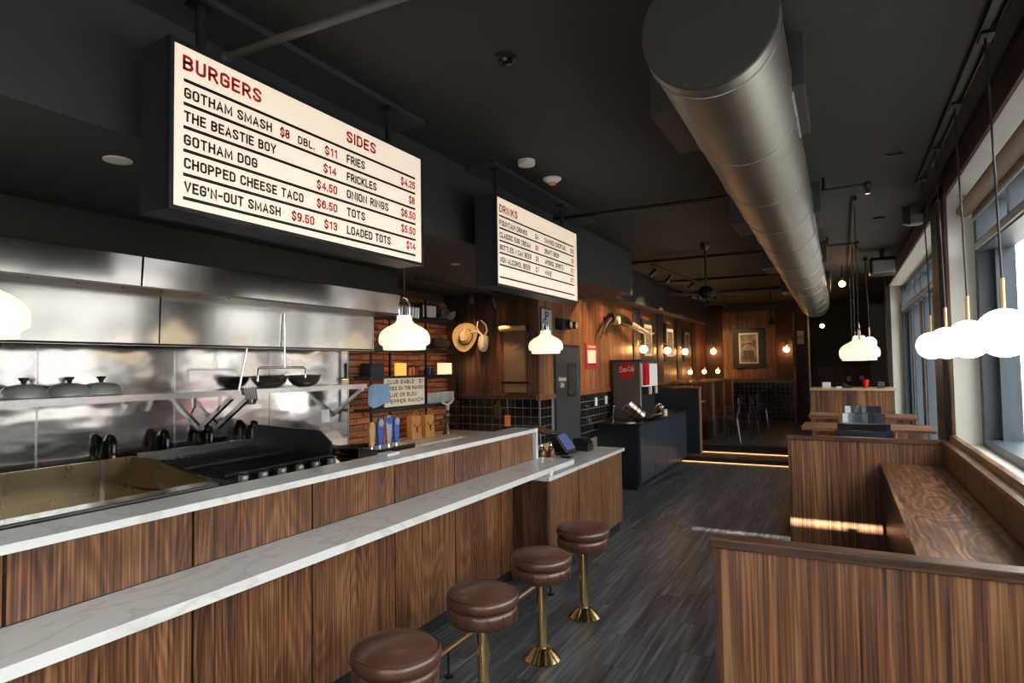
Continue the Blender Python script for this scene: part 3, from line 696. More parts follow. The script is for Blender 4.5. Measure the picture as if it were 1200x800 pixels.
# tap tower with handles
tp = thing('beer_tap_tower', 'low chrome tap tower carrying four tall tap handles', 'taps', (-2.86, 3.5, 1.2))
obj('keg_cabinet', bx(-2.95, 3.30, 0, -2.78, 3.72, 1.20), steelplain, tp)
for y, m, w_, h_ in ((3.335, kraft, .035, .18), (3.42, bluep, .032, .205), (3.515, silverp, .036, .215), (3.60, bluep, .034, .20)):
    obj('tap_stem', tube(B(), [(-2.86, y, 1.19), (-2.86, y, 1.23)], .008, 8), chrome, tp)
    h = obj('tap_handle', prism(B(), [(-2.87, y - w_ * .6, 1.215), (-2.87, y + w_ * .6, 1.215), (-2.87, y + w_ * .9, 1.2 + h_ * .75), (-2.87, y + w_ * .5, 1.2 + h_), (-2.87, y - w_ * .5, 1.2 + h_), (-2.87, y - w_ * .9, 1.2 + h_ * .75)], (.02, 0, 0)), m, tp, bev=.004)
    if m is not kraft: sm(obj('badge', lathe(B(), [(.001, -.004), (.026, -.004), (.026, .004), (.001, .005)], (-2.848, y, 1.2 + h_ * .82), 20, 'x'), bluep if m is silverp else silverp, h))
# napkin tray
o = tag(obj('paper_tray', bx(-2.61, 3.10, 1.2, -2.53, 3.22, 1.212), white), 'small white tray on the raised counter left of the taps', 'tray')
# blue cloth
bm = B()
for i in range(5): prism(bm, [(-4.0 + i * .012, 4.62 + i * .03, 1.56), (-3.97 + i * .012, 4.64 + i * .03, 1.60), (-3.96, 4.70 + i * .04, 1.59), (-3.965, 4.72 + i * .04, 1.38 + .01 * i), (-3.985, 4.66 + i * .03, 1.365 + .012 * i), (-4.0, 4.61 + i * .03, 1.40)], (.018, .012, 0))
o = tag(obj('folded_cloth', bm, bluecloth, bev=.006), 'pale blue cloth bunched at the right end of the wall shelf', 'cloth')
# ---- back shelves on the brick wall
bs = thing('bar_shelving', 'black metal shelving unit fixed to the brick wall', 'shelving', (-4.3, 5.8, 1.3))
for y in (4.86, 5.16, 5.80, 6.46): obj('upright', bx(-4.19, y, 1.0 if y > 5 else 1.2, -4.17, y + .02, 2.53), blackmetal, bs)
for z in (1.335, 1.665, 1.955, 2.30): obj('shelf', bx(-4.38, 4.84, z - .022, -4.16, 6.48, z), black, bs)
amber = mat('amber shelf light strip', (1, .6, .3), .4, emit=(1, .46, .13), es=12)
for z in (2.278, 1.933, 1.643, 1.313): obj('light_strip', bx(-4.20, 4.90, z - .006, -4.19, 6.42, z - .001), amber, bs); obj('shelf_lip', bx(-4.165, 4.84, z - .022, -4.16, 6.48, z + .001), black, bs)
# objects on shelves
lb_ = thing('letterboard', 'small lit letterboard leaning on the middle shelf, black capitals', 'sign', (-4.14, 5.4, 1.35))
obj('board', bx(-4.16, 5.04, 1.345, -4.14, 5.72, 1.64), paperwhite, lb_, bev=.003)
for i, s_ in enumerate(('CLUB GABLE   $1', 'FRIES ON THE RANCH', 'BLUE OR BLEU', 'PEPPER RANCH')):
    stroked('lettering', s_, letter_black, lb_, (-4.14, 5.07, 1.582 - i * .068), .042, .62 if i != 2 else .5)
g0 = None
ORD = ['leftmost', 'second from the left', 'third from the left', 'fourth from the left', 'fifth from the left', 'in the middle', 'fifth from the right', 'fourth from the right', 'third from the right', 'second from the right', 'rightmost']
for i in range(11):
    y = 5.86 + i * .053
    if g0 is None:
        g0 = thing('drinking_glass', 'clear glass in the lowest shelf row, ' + ORD[i], 'glass', (-4.21, y, 1.335), 0, 'glasses on the lowest shelf')
        sm(obj('glass', lathe(B(), [(.018, 0), (.024, .12), (.022, .12), (.016, .006)], n=14), clearish, g0, world=False))
    else: dup(g0, (-4.21, y, 1.335), None, 'clear glass in the lowest shelf row, ' + ORD[i])
    g1 = dup(g0, (-4.21, 5.20 + i * .05 if i < 11 else 0, 2.30), None, 'clear glass in the top shelf row, ' + ORD[i]); g1['group'] = 'glasses on the top shelf'
def boxthing(name, label, cat, m, *a): return tag(obj(name, bx(*a), m, bev=.003), label, cat)
boxthing('speaker_box', 'square black box on the third shelf beside the orange jar', 'speaker', black, -4.34, 4.90, 1.665, -4.2, 5.10, 1.80)
def shelfglow(y0, y1, label, m): return tag(obj('lit_card', bx(-4.24, y0, 1.665, -4.22, y1, 1.80), m), label, 'card')
orglow = mat('amber backlit sign', (.8, .35, .08), .4, emit=(1, .42, .08), es=.9)
shelfglow(5.32, 5.50, 'amber glowing tub-shaped light on the third shelf', orglow)
shelfglow(6.12, 6.40, 'cream backlit card at the right end of the third shelf', mat('cream backlit card', (.8, .65, .4), .4, emit=(1, .75, .45), es=.8))
for i, (y, h, m) in enumerate(((5.60, .11, orange_m), (5.66, .12, kraft), (5.72, .10, red), (5.90, .10, black), (5.97, .12, bluep), (6.04, .09, black))):
    squeeze(-4.25, y, 1.665, h, m, black, ('orange', 'tan', 'red', 'first black', 'blue', 'second black')[i] + ' small bottle on the third shelf behind the pendant lamp', .022)
t = thing('picture_frame', 'dark framed print standing on the top shelf near the corner', 'picture', (-4.25, 6.0, 2.32))
obj('frame', bx(-4.26, 5.80, 2.302, -4.24, 6.14, 2.50), black, t); obj('print', bx(-4.242, 5.84, 2.335, -4.236, 6.10, 2.47), matboard, t)
def hat(loc, label, m, band, tilt, s=1.0):
    t = thing('cowboy_hat', label, 'hat', loc); t.rotation_euler = tilt; t.scale = (s, s, s)
    bm = B(); n_ = 48; rings = []
    prof = [(.001, .125, 0), (.06, .138, 0), (.08, .12, 0), (.092, .06, 0), (.097, .0, 0), (.13, -.006, .3), (.165, -.002, 1), (.185, .004, 1.5), (.186, -.001, 1.5), (.13, -.012, .3), (.09, -.008, 0)]
    for r, h, c in prof:
        ring = []
        for k in range(n_):
            a = 2 * PI * k / n_; xx = r * math.cos(a) * .80; yy = r * math.sin(a) * 1.0
            z = h + c * .062 * (math.cos(a) ** 2)
            if r < .08: z -= .035 * math.exp(-(xx / .03) ** 2)
            ring.append(bm.verts.new((xx, yy, z)))
        rings.append(ring)
    for i in range(len(rings) - 1):
        for k in range(n_): bm.faces.new((rings[i][k], rings[i][(k + 1) % n_], rings[i + 1][(k + 1) % n_], rings[i + 1][k]))
    sm(obj('felt', bm, m, t, world=False), 60)
    sm(obj('hat_band', tube(B(), [(.099 * .80 * math.cos(2 * PI * k / 40), .099 * math.sin(2 * PI * k / 40), .018) for k in range(40)], .008, 6, True), band, t, world=False))
    return t
hat((-4.20, 6.22, 2.33), 'grey cowboy hat on the top shelf in the corner', mat('grey felt', (.13, .12, .11), .9), feltdark, (0, 0, .2), .9)
hat((-4.25, 6.15, 1.985), 'dark green-brown hat on the second shelf', mat('olive felt', (.06, .05, .025), .9), feltdark, (0, 0, 0), .9)
hat((-4.05, 6.46, 2.11), 'tan cowboy hat hung on the panelled wall', felt, feltdark, (PI / 2 - .25, .25, .35), 1.0)
# jackalope-like mount: antlers and furry head
mt = thing('antler_mount', 'small furry trophy head with pale antlers beside the tan hat', 'trophy', (-3.84, 6.45, 2.05))
sm(obj('head', ball(B(), (-3.80, 6.46, 2.03), .075, (1, 1, 1)), fur, mt)) if False else None
bmq = B(); tube(bmq, [(-3.82, 6.53, 2.09), (-3.81, 6.48, 2.08), (-3.79, 6.43, 2.02), (-3.77, 6.40, 1.95), (-3.77, 6.39, 1.93)], [.05, .062, .065, .045, .012], 16); sm(obj('head', bmq, fur, mt), 180)
sm(obj('antler', tube(B(), [(-3.82, 6.47, 2.12), (-3.85, 6.46, 2.16), (-3.91, 6.45, 2.18), (-3.98, 6.45, 2.17), (-4.02, 6.45, 2.17)], [.014, .013, .011, .009, .005], 8), bone, mt))
sm(obj('antler', tube(B(), [(-3.86, 6.46, 2.165), (-3.885, 6.45, 2.22), (-3.87, 6.44, 2.28), (-3.86, 6.44, 2.30)], [.011, .010, .007, .004], 8), bone, mt))
sm(obj('antler', tube(B(), [(-3.79, 6.47, 2.12), (-3.75, 6.46, 2.18), (-3.76, 6.45, 2.25), (-3.81, 6.44, 2.30), (-3.83, 6.44, 2.31)], [.014, .012, .010, .008, .004], 8), bone, mt))
obj('plaque', bx(-3.87, 6.52, 2.0, -3.75, 6.54, 2.14), walnut_dark, mt)
# kraft paper roll
pr_ = thing('paper_roll_holder', 'wall-mounted kraft paper roll with sheet hanging down', 'paper roll', (-3.42, 6.48, 2.2))
obj('bracket', bx(-3.60, 6.47, 2.15, -3.59, 6.54, 2.24), blackmetal, pr_); obj('bracket', bx(-3.235, 6.47, 2.15, -3.225, 6.54, 2.24), blackmetal, pr_)
sm(obj('roll', lathe(B(), [(.001, -3.588), (.035, -3.588), (.035, -3.237), (.001, -3.237)], (0, 6.485, 2.195), 24, 'x'), kraft, pr_))
pap = mat('brown paper sheet', (.17, .10, .05), .8); sh_ = obj('sheet', bx(-3.56, 6.528, 1.57, -3.27, 6.532, 2.18), pap, pr_)
obj('cutter_bar', bx(-3.60, 6.518, 1.545, -3.23, 6.54, 1.57), blackmetal, pr_)
ob = obj('sheet_end', bx(-3.56, 6.529, 1.44, -3.27, 6.533, 1.54), mat('lighter paper', (.22, .14, .07), .8), pr_)
text('lettering', 'Gotham', letter_black, sh_, (-3.49, 6.527, 1.98), (1, 0, .35), (-.35, 0, 1), .04, .14, shear=.3)
text('lettering', 'Kitchen', letter_black, sh_, (-3.42, 6.527, 1.93), (1, 0, .3), (-.3, 0, 1), .025, .10, shear=.3)
text('lettering', 'No. 1', letter_black, sh_, (-3.34, 6.527, 1.62), (1, 0, 0), (0, 0, 1), .025, .06)
# kraft bags
def bag(y, label, first=[None]):
    if first[0] is None:
        t = thing('kraft_bag', label, 'bag', (-4.12, y, .97), 0, 'kraft bags on the back bar'); first[0] = t
        obj('bag', prism(B(), [(0, -.085, 0), (0, .085, 0), (-.01, .08, .245), (-.01, -.08, .245)], (-.07, 0, 0)), mat('orange kraft bag', (.58, .29, .08), .8), t, world=False)
        sm(obj('handle', tube(B(), [(-.012, -.035 + 0, .235), (-.012, -.035, .28), (-.012, -.015, .305), (-.012, .015, .305), (-.012, .035, .28), (-.012, .035, .235)], .005, 6), kraft, t, world=False))
        ink = mat('brown ink', (.08, .03, .01), .7)
        bm = B(); tube(bm, [(.004, -.055, .17), (.004, -.05, .145), (.004, -.02, .135), (.004, 0, .13), (.004, .02, .135), (.004, .05, .145), (.004, .055, .17)], .004, 4)
        prism(bm, [(.002, -.018, .13), (.002, .018, .13), (.002, .008, .07), (.002, -.008, .07)], (.002, 0, 0)); obj('steer_emblem', bm, ink, t, world=False)
    else: dup(first[0], (-4.12, y, .97), None, label)
bag(5.55, 'orange kraft bag with steer emblem, left one'); bag(5.80, 'orange kraft bag with steer emblem, right one')
# skull trophy / grinder
t = thing('skull_statuette', 'small bronze statuette topped by a horned skull on the back bar', 'statuette', (-4.1, 6.10, .97))
sm(obj('base', lathe(B(), [(.05, 0), (.05, .01), (.035, .05), (.02, .10), (.016, .16), (.03, .185), (.042, .205), (.042, .235), (.03, .25), (.012, .27)], (-4.1, 6.1, .97), 20), mat('aged bronze', (.14, .10, .06), .35, .7), t))
obj('skull', prism(B(), [(-4.1, 6.065, 1.33), (-4.1, 6.135, 1.33), (-4.1, 6.115, 1.25), (-4.1, 6.085, 1.25)], (.03, 0, 0)), bone, t, bev=.008)
for sgn in (-1, 1): sm(obj('horn', tube(B(), [(-4.09, 6.1 + sgn * .03, 1.32), (-4.09, 6.1 + sgn * .09, 1.335), (-4.09, 6.1 + sgn * .135, 1.37), (-4.09, 6.1 + sgn * .125, 1.43), (-4.09, 6.1 + sgn * .10, 1.45)], [.013, .012, .010, .006, .003], 8), bone, t))
# bag and tag on hooks of tiled wall
t = thing('hanging_pouch', 'black pouch hanging from a hook on the black tile', 'pouch', (-3.64, 6.5, 1.2)); obj('pouch', bx(-3.69, 6.49, 1.13, -3.60, 6.535, 1.29), feltdark, t, bev=.01); obj('hook', tube(B(), [(-3.645, 6.545, 1.33), (-3.645, 6.51, 1.33), (-3.645, 6.51, 1.29)], .004, 6), chrome, t)
t = thing('price_tag', 'orange card tag hanging from a hook on the black tile', 'tag', (-3.51, 6.5, 1.1)); o = obj('card', bx(-3.55, 6.51, 1.04, -3.475, 6.515, 1.17), orange_m, t); obj('hook', tube(B(), [(-3.51, 6.545, 1.34), (-3.51, 6.51, 1.34), (-3.51, 6.512, 1.17)], .004, 6), chrome, t)
# ================================================================= POS area
t = thing('checkout_terminal', 'black point-of-sale terminal with tilted tablet on the checkout counter', 'register', (-2.5, 5.75, .86))
obj('base', bx(-2.62, 5.70, .86, -2.40, 5.95, .885), black, t, bev=.005)
obj('stand', prism(B(), [(-2.60, 5.75, .88), (-2.42, 5.75, .88), (-2.52, 5.75, 1.06), (-2.60, 5.75, 1.06)], (0, .16, 0)), black, t)
o = obj('tablet', prism(B(), [(-2.40, 5.64, .90), (-2.39, 5.64, .915), (-2.50, 5.64, 1.06), (-2.515, 5.64, 1.05)], (0, .24, 0)), steelplain, t)
obj('screen', prism(B(), [(-2.392, 5.66, .920), (-2.390, 5.66, .922), (-2.497, 5.66, 1.060), (-2.499, 5.66, 1.058)], (.003, .20, .003)), screen_m, t)
obj('rear_display', prism(B(), [(-2.62, 5.66, 1.06), (-2.615, 5.66, 1.075), (-2.85, 5.66, 1.13), (-2.855, 5.66, 1.115)], (0, .26, 0)), steelplain, t)
t = thing('receipt_printer', 'black receipt printer beside the tablet on the checkout counter', 'printer', (-2.42, 6.12, .86)); obj('body', prism(B(), [(-2.5, 6.06, .86), (-2.33, 6.06, .86), (-2.33, 6.06, .94), (-2.38, 6.06, .99), (-2.5, 6.06, .99)], (0, .16, 0)), blacksat, t, bev=.008); obj('slot', bx(-2.46, 6.09, .988, -2.40, 6.19, .992), black, t)
t = thing('payment_card_reader', 'grey card reader lying before the tablet', 'card reader', (-2.36, 5.62, .86)); obj('body', bx(-2.42, 5.55, .86, -2.32, 5.65, .88), blacksat, t, bev=.005); obj('pad', bx(-2.405, 5.565, .88, -2.335, 5.62, .882), silverp, t)
for i, (x, y, lb) in enumerate(((-2.60, 5.28, 'amber sauce jar with steel lid nearest the waterfall end'), (-2.52, 5.34, 'amber sauce jar with steel lid, middle of three by the tablet'), (-2.46, 5.42, 'amber sauce jar with steel lid closest to the tablet'))):
    t = thing('sauce_jar', lb, 'jar', (x, y, .86)); sm(obj('glass', lathe(B(), [(.03, 0), (.033, .01), (.033, .085), (.022, .10)], (x, y, .86), 18), mat('amber jar', (.16, .06, .025), .15), t)); sm(obj('lid', lathe(B(), [(.026, .10), (.026, .118), (.012, .13), (.010, .15), (.001, .151)], (x, y, .86), 18), chrome, t))
o = tag(obj('order_pad', prism(B(), [(-2.62, 5.46, .86), (-2.48, 5.46, .86), (-2.56, 5.46, .99), (-2.58, 5.46, .99)], (0, .13, 0)), kraft), 'tan order pad propped between the sauce jars and tablet', 'notepad')

# ================================================================= things on the long wall
# lit vertical sign over the strip beside the door
t = thing('parking_sign', 'grey mesh-framed vertical sign with black P letters at the wall corner', 'sign', (-3.08, 6.75, 2.2))
obj('board', bx(-3.10, 6.60, 1.90, -3.085, 6.88, 2.42), mat('pale grey sign', (.42, .43, .42), .6), t); obj('frame', bx(-3.103, 6.585, 1.88, -3.09, 6.895, 2.44), blackmetal, t)
for z in (2.29, 1.94): text('lettering', 'P', letter_black, t, (-3.084, 6.69, z), (0, 1, 0), (0, 0, 1), .11, .10)
# door
dr = struct('door_1', bx(-3.102, 6.95, .02, -3.07, 7.69, 1.985), mat('dark steel door', (.06, .066, .075), .35, .3, noise=.1, nscale=3))
obj('frame_edge', bx(-3.10, 7.69, .02, -3.06, 7.72, 1.99), steelplain, dr); obj('frame_top', bx(-3.10, 6.93, 1.985, -3.06, 7.72, 2.01), black, dr)
obj('window_rim', bx(-3.07, 7.28, 1.35, -3.062, 7.58, 1.78), blacksat, dr, bev=.06); obj('door_glass', bx(-3.063, 7.32, 1.38, -3.058, 7.54, 1.75), mat('dark door glass', (.05, .055, .06), .08), dr)
text('lettering', 'Employees', matboard, dr, (-3.06, 7.0, 1.56), (0, 1, 0), (0, 0, 1), .06, .24, shear=.3)
text('lettering', 'Only', matboard, dr, (-3.06, 7.06, 1.48), (0, 1, 0), (0, 0, 1), .06, .11, shear=.3)
# black two-head emergency light
t = thing('emergency_light', 'black emergency light with two pale lamp heads high on the wood wall', 'light', (-3.08, 7.2, 2.25))
obj('body', bx(-3.102, 7.02, 2.20, -3.0, 7.30, 2.33), black, t, bev=.008)
for y in (7.20, 7.38): sm(obj('lamp_head', lathe(B(), [(.001, -.05), (.035, -.045), (.052, .03), (.045, .035)], (-3.0, y, 2.26), 16, 'x'), black, t)); sm(obj('lens', lathe(B(), [(.042, .03), (.042, .04), (.001, .042)], (-3.0, y, 2.26), 16, 'x'), mat('pale lens', (.6, .55, .45), .3), t))
# tin sign
t = thing('tin_sign', 'red tin sign with a white bottle-cap picture on the wood wall', 'sign', (-3.09, 8.27, 1.9)); obj('plate', bx(-3.102, 8.02, 1.70, -3.09, 8.46, 2.05), redtin, t)
obj('picture', bx(-3.091, 8.08, 1.76, -3.087, 8.40, 1.96), matboard, t); text('lettering', 'DRINK', matboard, t, (-3.088, 8.08, 1.985), (0, 1, 0), (0, 0, 1), .04, .32); obj('ribbon', bx(-3.087, 8.08, 1.755, -3.084, 8.40, 1.775), letter_black, t)
# longhorn
t = thing('longhorn_mount', 'mounted steer horns with leather-wrapped middle above the tin sign', 'trophy', (-3.0, 9.3, 2.4))
lh = lambda pts, rs, m, nm: sm(obj(nm, tube(B(), pts, rs, 12), m, t))
lh([(-3.0, 8.80, 2.44), (-2.95, 9.15, 2.44), (-2.95, 9.6, 2.40)], [.075, .085, .06], mat('dark leather wrap', (.022, .017, .013), .5, noise=.4, nscale=20), 'wrap')
lh([(-2.95, 9.55, 2.40), (-2.90, 9.8, 2.35), (-2.86, 10.1, 2.29), (-2.84, 10.4, 2.27), (-2.82, 10.6, 2.28)], [.055, .048, .038, .022, .006], horn_m, 'horn')
lh([(-3.0, 8.84, 2.44), (-2.99, 8.66, 2.38), (-3.0, 8.52, 2.26), (-3.02, 8.42, 2.12)], [.04, .028, .02, .006], mat('dark horn', (.06, .04, .025), .35), 'horn')
sm(obj('boss', lathe(B(), [(.001, -.09), (.06, -.08), (.075, 0), (.06, .04)], (-2.93, 8.90, 2.41), 16, 'x'), bone, t))
# outlets on tile
for i, y in enumerate((8.35, 8.78)):
    o = tag(obj('outlet_plate', bx(-3.10, y, 1.17, -3.09, y + .09, 1.29), whiteplastic, bev=.01), 'white outlet plate on the black tile, ' + ('left' if i == 0 else 'right one beside the drinks machine'), 'outlet')
# frames on W2
for i, (ya, yb) in enumerate(((10.68, 11.42), (12.28, 13.08), (13.92, 14.62))):
    t = thing('framed_photo', 'tall black-framed sepia photo on the long wood wall, ' + ('nearest', 'middle', 'farthest')[i] + ' of three', 'picture', (-3.07, (ya + yb) / 2, 2.2), 0, 'framed photos on the long wall')
    obj('frame', bx(-3.102, ya, 1.80, -3.06, yb, 2.56), black, t, bev=.01); m_ = obj('mat_board', bx(-3.061, ya + .13, 1.90, -3.056, yb - .13, 2.46), matboard, t); obj('print', bx(-3.057, ya + .19, 1.95, -3.053, yb - .19, 2.40), photo_m, m_)
t = thing('framed_photo', 'large square black-framed photo on the far panelled wall', 'picture', (-1.95, 15.95, 2.1))
obj('frame', bx(-2.33, 15.91, 1.62, -1.57, 15.975, 2.58), black, t, bev=.01); obj('mat_board', bx(-2.18, 15.90, 1.73, -1.74, 15.912, 2.47), matboard, t); q = obj('print', bx(-2.14, 15.895, 1.77, -1.78, 15.903, 2.43), photo_m, t)
obj('glare_free_border', bx(-2.24, 15.905, 1.68, -1.67, 15.909, 2.52), blacksat, t); obj('arch_print', tube(B(), [(-2.12, 15.893, 2.12), (-2.05, 15.893, 2.20), (-1.95, 15.893, 2.22), (-1.85, 15.893, 2.18), (-1.80, 15.893, 2.10)], .012, 6), letter_black, q); obj('room_print', bx(-2.08, 15.89, 1.84, -1.84, 15.895, 2.05), mat('dark print tone', (.09, .075, .055), .5), q)
# sconces
def sconce(loc, d, label, s=1.0):
    t = thing('wall_sconce', label, 'lamp', loc, 0, 'brass globe wall sconces'); x, y, z = loc; dx, dy = d
    sm(obj('plate', ball(B(), (x, y, z + .12 * s), .035 * s, (1, 1, 1.4), 8), brass2, t))
    sm(obj('arm', tube(B(), [(x, y, z + .12 * s), (x + dx * .07, y + dy * .07, z + .14 * s), (x + dx * .11, y + dy * .11, z + .11 * s), (x + dx * .11, y + dy * .11, z + .05 * s)], .009 * s, 8), brass2, t))
    sm(obj('cap', lathe(B(), [(.03 * s, .045 * s), (.03 * s, .07 * s), (.012, .085 * s)], (x + dx * .11, y + dy * .11, z), 14), brass2, t))
    sm(obj('globe', ball(B(), (x + dx * .11, y + dy * .11, z), .065 * s, (1, 1, 1), 12), bulbglow, t), 180)
for i, y in enumerate((10.5, 12.15, 13.7)): sconce((-3.10, y, 2.01), (1, 0), 'glowing globe sconce on the long wood wall, ' + ('nearest', 'middle', 'farthest') [i] + ' of three')
sconce((-2.77, 15.95, 2.04), (0, -1), 'glowing sconce left of the big framed photo on the far wall'); sconce((-1.12, 15.95, 2.05), (0, -1), 'glowing sconce right of the big framed photo on the far wall')
for i, (x, y) in enumerate(((-2.93, 14.0), (-2.78, 14.8), (-2.62, 15.6))): sconce((x, y, 1.56), (0, -1), 'small glowing lamp standing over the booth backs, ' + ('left', 'middle', 'right')[i], .7)

# ================================================================= soda station
bc = thing('soda_counter', 'black drinks counter with slate-blue door fronts beyond the bar', 'counter', (-2.7, 10, 0))
obj('carcass', bx(-3.10, 8.42, .09, -2.50, 11.38, .90), blacksat, bc); obj('top', bx(-3.10, 8.38, .90, -2.45, 11.38, .93), blacksat, bc); obj('kick', bx(-3.1, 8.52, 0, -2.56, 11.3, .09), black, bc)
for i in range(4): obj('door', bx(-2.50, 8.46 + i * .72, .12, -2.482, 8.46 + i * .72 + .71, .89), navy, bc, bev=.003)
sd = thing('soda_fountain', 'tall grey soda fountain with round red logo on the black counter', 'drinks machine', (-2.8, 9.3, .93))
obj('body', bx(-3.05, 9.0, .93, -2.62, 9.75, 1.80), mat('brushed grey side', (.16, .15, .145), .35, .7), sd, bev=.01)
obj('crown', bx(-3.08, 8.96, 1.795, -2.58, 9.80, 1.82), blacksat, sd); obj('edge_trim', bx(-2.63, 8.99, .95, -2.615, 9.01, 1.79), alum, sd)
o = obj('logo_disc', lathe(B(), [(.001, 0), (.125, 0), (.125, -.006), (.001, -.006)], (-2.83, 9.0, 1.66), 40, 'y'), red, sd)
text('lettering', 'Coca-Cola', matboard, sd, (-2.935, 8.992, 1.635), (1, 0, .08), (-.08, 0, 1), .085, .225, shear=.35, bold=.03)
obj('valve_panel', bx(-2.62, 9.05, 1.42, -2.56, 9.72, 1.76), mat('lit valve panel', (.6, .6, .6), .3, emit=(1, .9, .85), es=.25), sd)
obj('red_panel', bx(-2.60, 9.04, 1.44, -2.552, 9.24, 1.76), red, sd)
for i in range(4): obj('valve', bx(-2.62, 9.10 + i * .16, 1.30, -2.54, 9.16 + i * .16, 1.42), whiteplastic if i % 2 else black, sd)
obj('drip_well', bx(-2.62, 9.03, .95, -2.48, 9.73, .98), steelplain, sd); obj('recess', bx(-2.66, 9.03, .98, -2.615, 9.73, 1.42), black, sd)
t = thing('steel_bucket', 'ribbed steel ice bucket tipped over on the black counter', 'bucket', (-2.66, 8.80, 1.08)); t.rotation_euler = (0, math.radians(-50), math.radians(25))
sm(obj('bucket', lathe(B(), [(.09, -.14), (.095, -.10), (.10, -.05), (.105, 0), (.11, .05), (.12, .14), (.128, .145), (.115, .135), (.09, -.12), (.001, -.12)], n=28), mat('dull steel', (.35, .32, .28), .3, 1), t, world=False), 30)
for z in (-.07, .0, .07): sm(obj('rib', tube(B(), [(.108 * math.cos(2 * PI * k / 24), .108 * math.sin(2 * PI * k / 24), z) for k in range(24)], .006, 6, True), blackmetal, t, world=False))
t = thing('faucet', 'chrome faucet at the near end of the black counter', 'faucet', (-2.9, 8.62, .93)); sm(obj('spout', tube(B(), [(-2.92, 8.62, .93), (-2.92, 8.62, 1.12), (-2.90, 8.62, 1.155), (-2.86, 8.62, 1.16), (-2.83, 8.62, 1.13)], .01, 8), chrome, t)); sm(obj('lever', tube(B(), [(-2.96, 8.62, 1.0), (-2.88, 8.62, 1.0)], .008, 8), chrome, t))
o = tag(sm(obj('sink_bowl', lathe(B(), [(.14, .932), (.14, .938), (.12, .936), (.10, .931), (.001, .931)], (-2.72, 8.62, 0), 28), chrome)), 'round chrome sink rim set in the black counter', 'sink')
t = thing('chrome_urn', 'small chrome dispenser with cups in front of the soda fountain', 'dispenser', (-2.58, 10.0, .93)); sm(obj('body', lathe(B(), [(.06, 0), (.07, .02), (.07, .15), (.04, .18), (.001, .19)], (-2.6, 10.0, .93), 20), chrome, t)); sm(obj('cup', lathe(B(), [(.03, 0), (.038, .10), (.034, .10), (.028, .005), (.001, .005)], (-2.5, 9.92, .93), 16), whiteplastic, t))
# black half wall behind it
hw = thing('black_half_wall', 'tall black privacy panel with walnut cap behind the drinks counter', 'partition', (-2.8, 11.5, .0)); obj('panel', bx(-3.1, 11.42, .14, -2.27, 11.50, 1.30), blacksat, hw); obj('cap', bx(-3.1, 11.40, 1.30, -2.24, 11.53, 1.335), walnut_x, hw); obj('edge', bx(-2.27, 11.40, .14, -2.245, 11.52, 1.30), mat('pale wood edge', (.30, .18, .10), .5), hw)
# booths on the platform: high-backed dividers
for i, y in enumerate((12.75, 14.0, 15.2)):
    t = thing('booth_divider', 'tall slatted walnut booth divider on the platform, ' + ('nearest', 'middle', 'farthest')[i], 'booth', (-2.75, y, .3), 0, 'booth dividers')
    obj('cap', bx(-3.07, y - .02, 1.355, -2.24, y + .11, 1.39), walnut_x, t); obj('end_post', bx(-2.27, y - .01, .3, -2.24, y + .10, 1.355), mat('pale wood post', (.32, .2, .12), .5), t)
    for k in range(6): obj('board', bx(-3.06 + k * .132, y, .3, -3.06 + k * .132 + .127, y + .09, 1.355), walnut_dark_z, t)
    obj('seat', bx(-3.07, y - .5, .62, -2.27, y, .75), leather, t, bev=.02); obj('seat_box', bx(-3.07, y - .48, .3, -2.3, y, .62), walnut_dark, t)
o = thing('booth_table', 'wooden table in the nearest booth', 'table', (-2.7, 12.0, .3)); obj('top', bx(-3.08, 11.75, 1.02, -2.3, 12.2, 1.05), walnut_x, o); obj('leg', bx(-2.72, 11.92, .3, -2.66, 11.98, 1.02), blackmetal, o)
# ---- chairs
def chair(loc, rz, label, m):
    t = thing('cafe_chair', label, 'chair', loc, rz, 'black cafe chairs')
    obj('seat', bx(-.19, -.20, .435, .19, .19, .46), m, t, world=False, bev=.01)
    for sx in (-1, 1):
        sm(obj('leg', tube(B(), [(sx * .17, .17, .44), (sx * .215, .22, 0)], [.016, .011], 8), m, t, world=False))
        sm(obj('leg', tube(B(), [(sx * .17, -.18, .45), (sx * .21, -.24, 0)], [.016, .011], 8), m, t, world=False))
        sm(obj('back_post', tube(B(), [(sx * .17, -.18, .44), (sx * .175, -.215, .62), (sx * .18, -.25, .80)], .013, 8), m, t, world=False))
    bm = B(); N_ = 14; pts = []
    for k in range(N_ + 1):
        a = (k / N_ - .5) * 2; pts.append((a * .215, -.285 + .06 * a * a))
    vs_ = []
    for (x, y) in pts: vs_.append([bm.verts.new((x, y, .70)), bm.verts.new((x, y - .01, .83)), bm.verts.new((x, y + .014, .83)), bm.verts.new((x, y + .024, .70))])
    for k in range(N_):
        for q in range(4): bm.faces.new((vs_[k][q], vs_[k + 1][q], vs_[k + 1][(q + 1) % 4], vs_[k][(q + 1) % 4]))
    bm.faces.new(vs_[0]); bm.faces.new(vs_[-1][::-1]); sm(obj('backrest', bm, m, t, world=False), 50)
    bm = B(); box(bm, -.17, -.232, .56, .17, -.217, .60); obj('lower_rail', bm, m, t, world=False)
    return t
gloss = mat('glossy black lacquer', (.03, .038, .052), .16, coat=.5)
c0 = chair((.15, 6.23, .34), 0, 'black chair with glossy curved back just beyond the second booth wall', gloss)
dup(c0, (.165, 6.87, .34), 0, 'second black chair with glossy curved back, tucked at the nearer walnut table'); dup(c0, (.21, 8.10, .31), PI, 'black chair on the far side of the nearer walnut table'); dup(c0, (.24, 9.52, .31), PI, 'black chair on the far side of the farther walnut table')
lab = ['nearest', 'second', 'third', 'fourth', 'fifth', 'farthest']
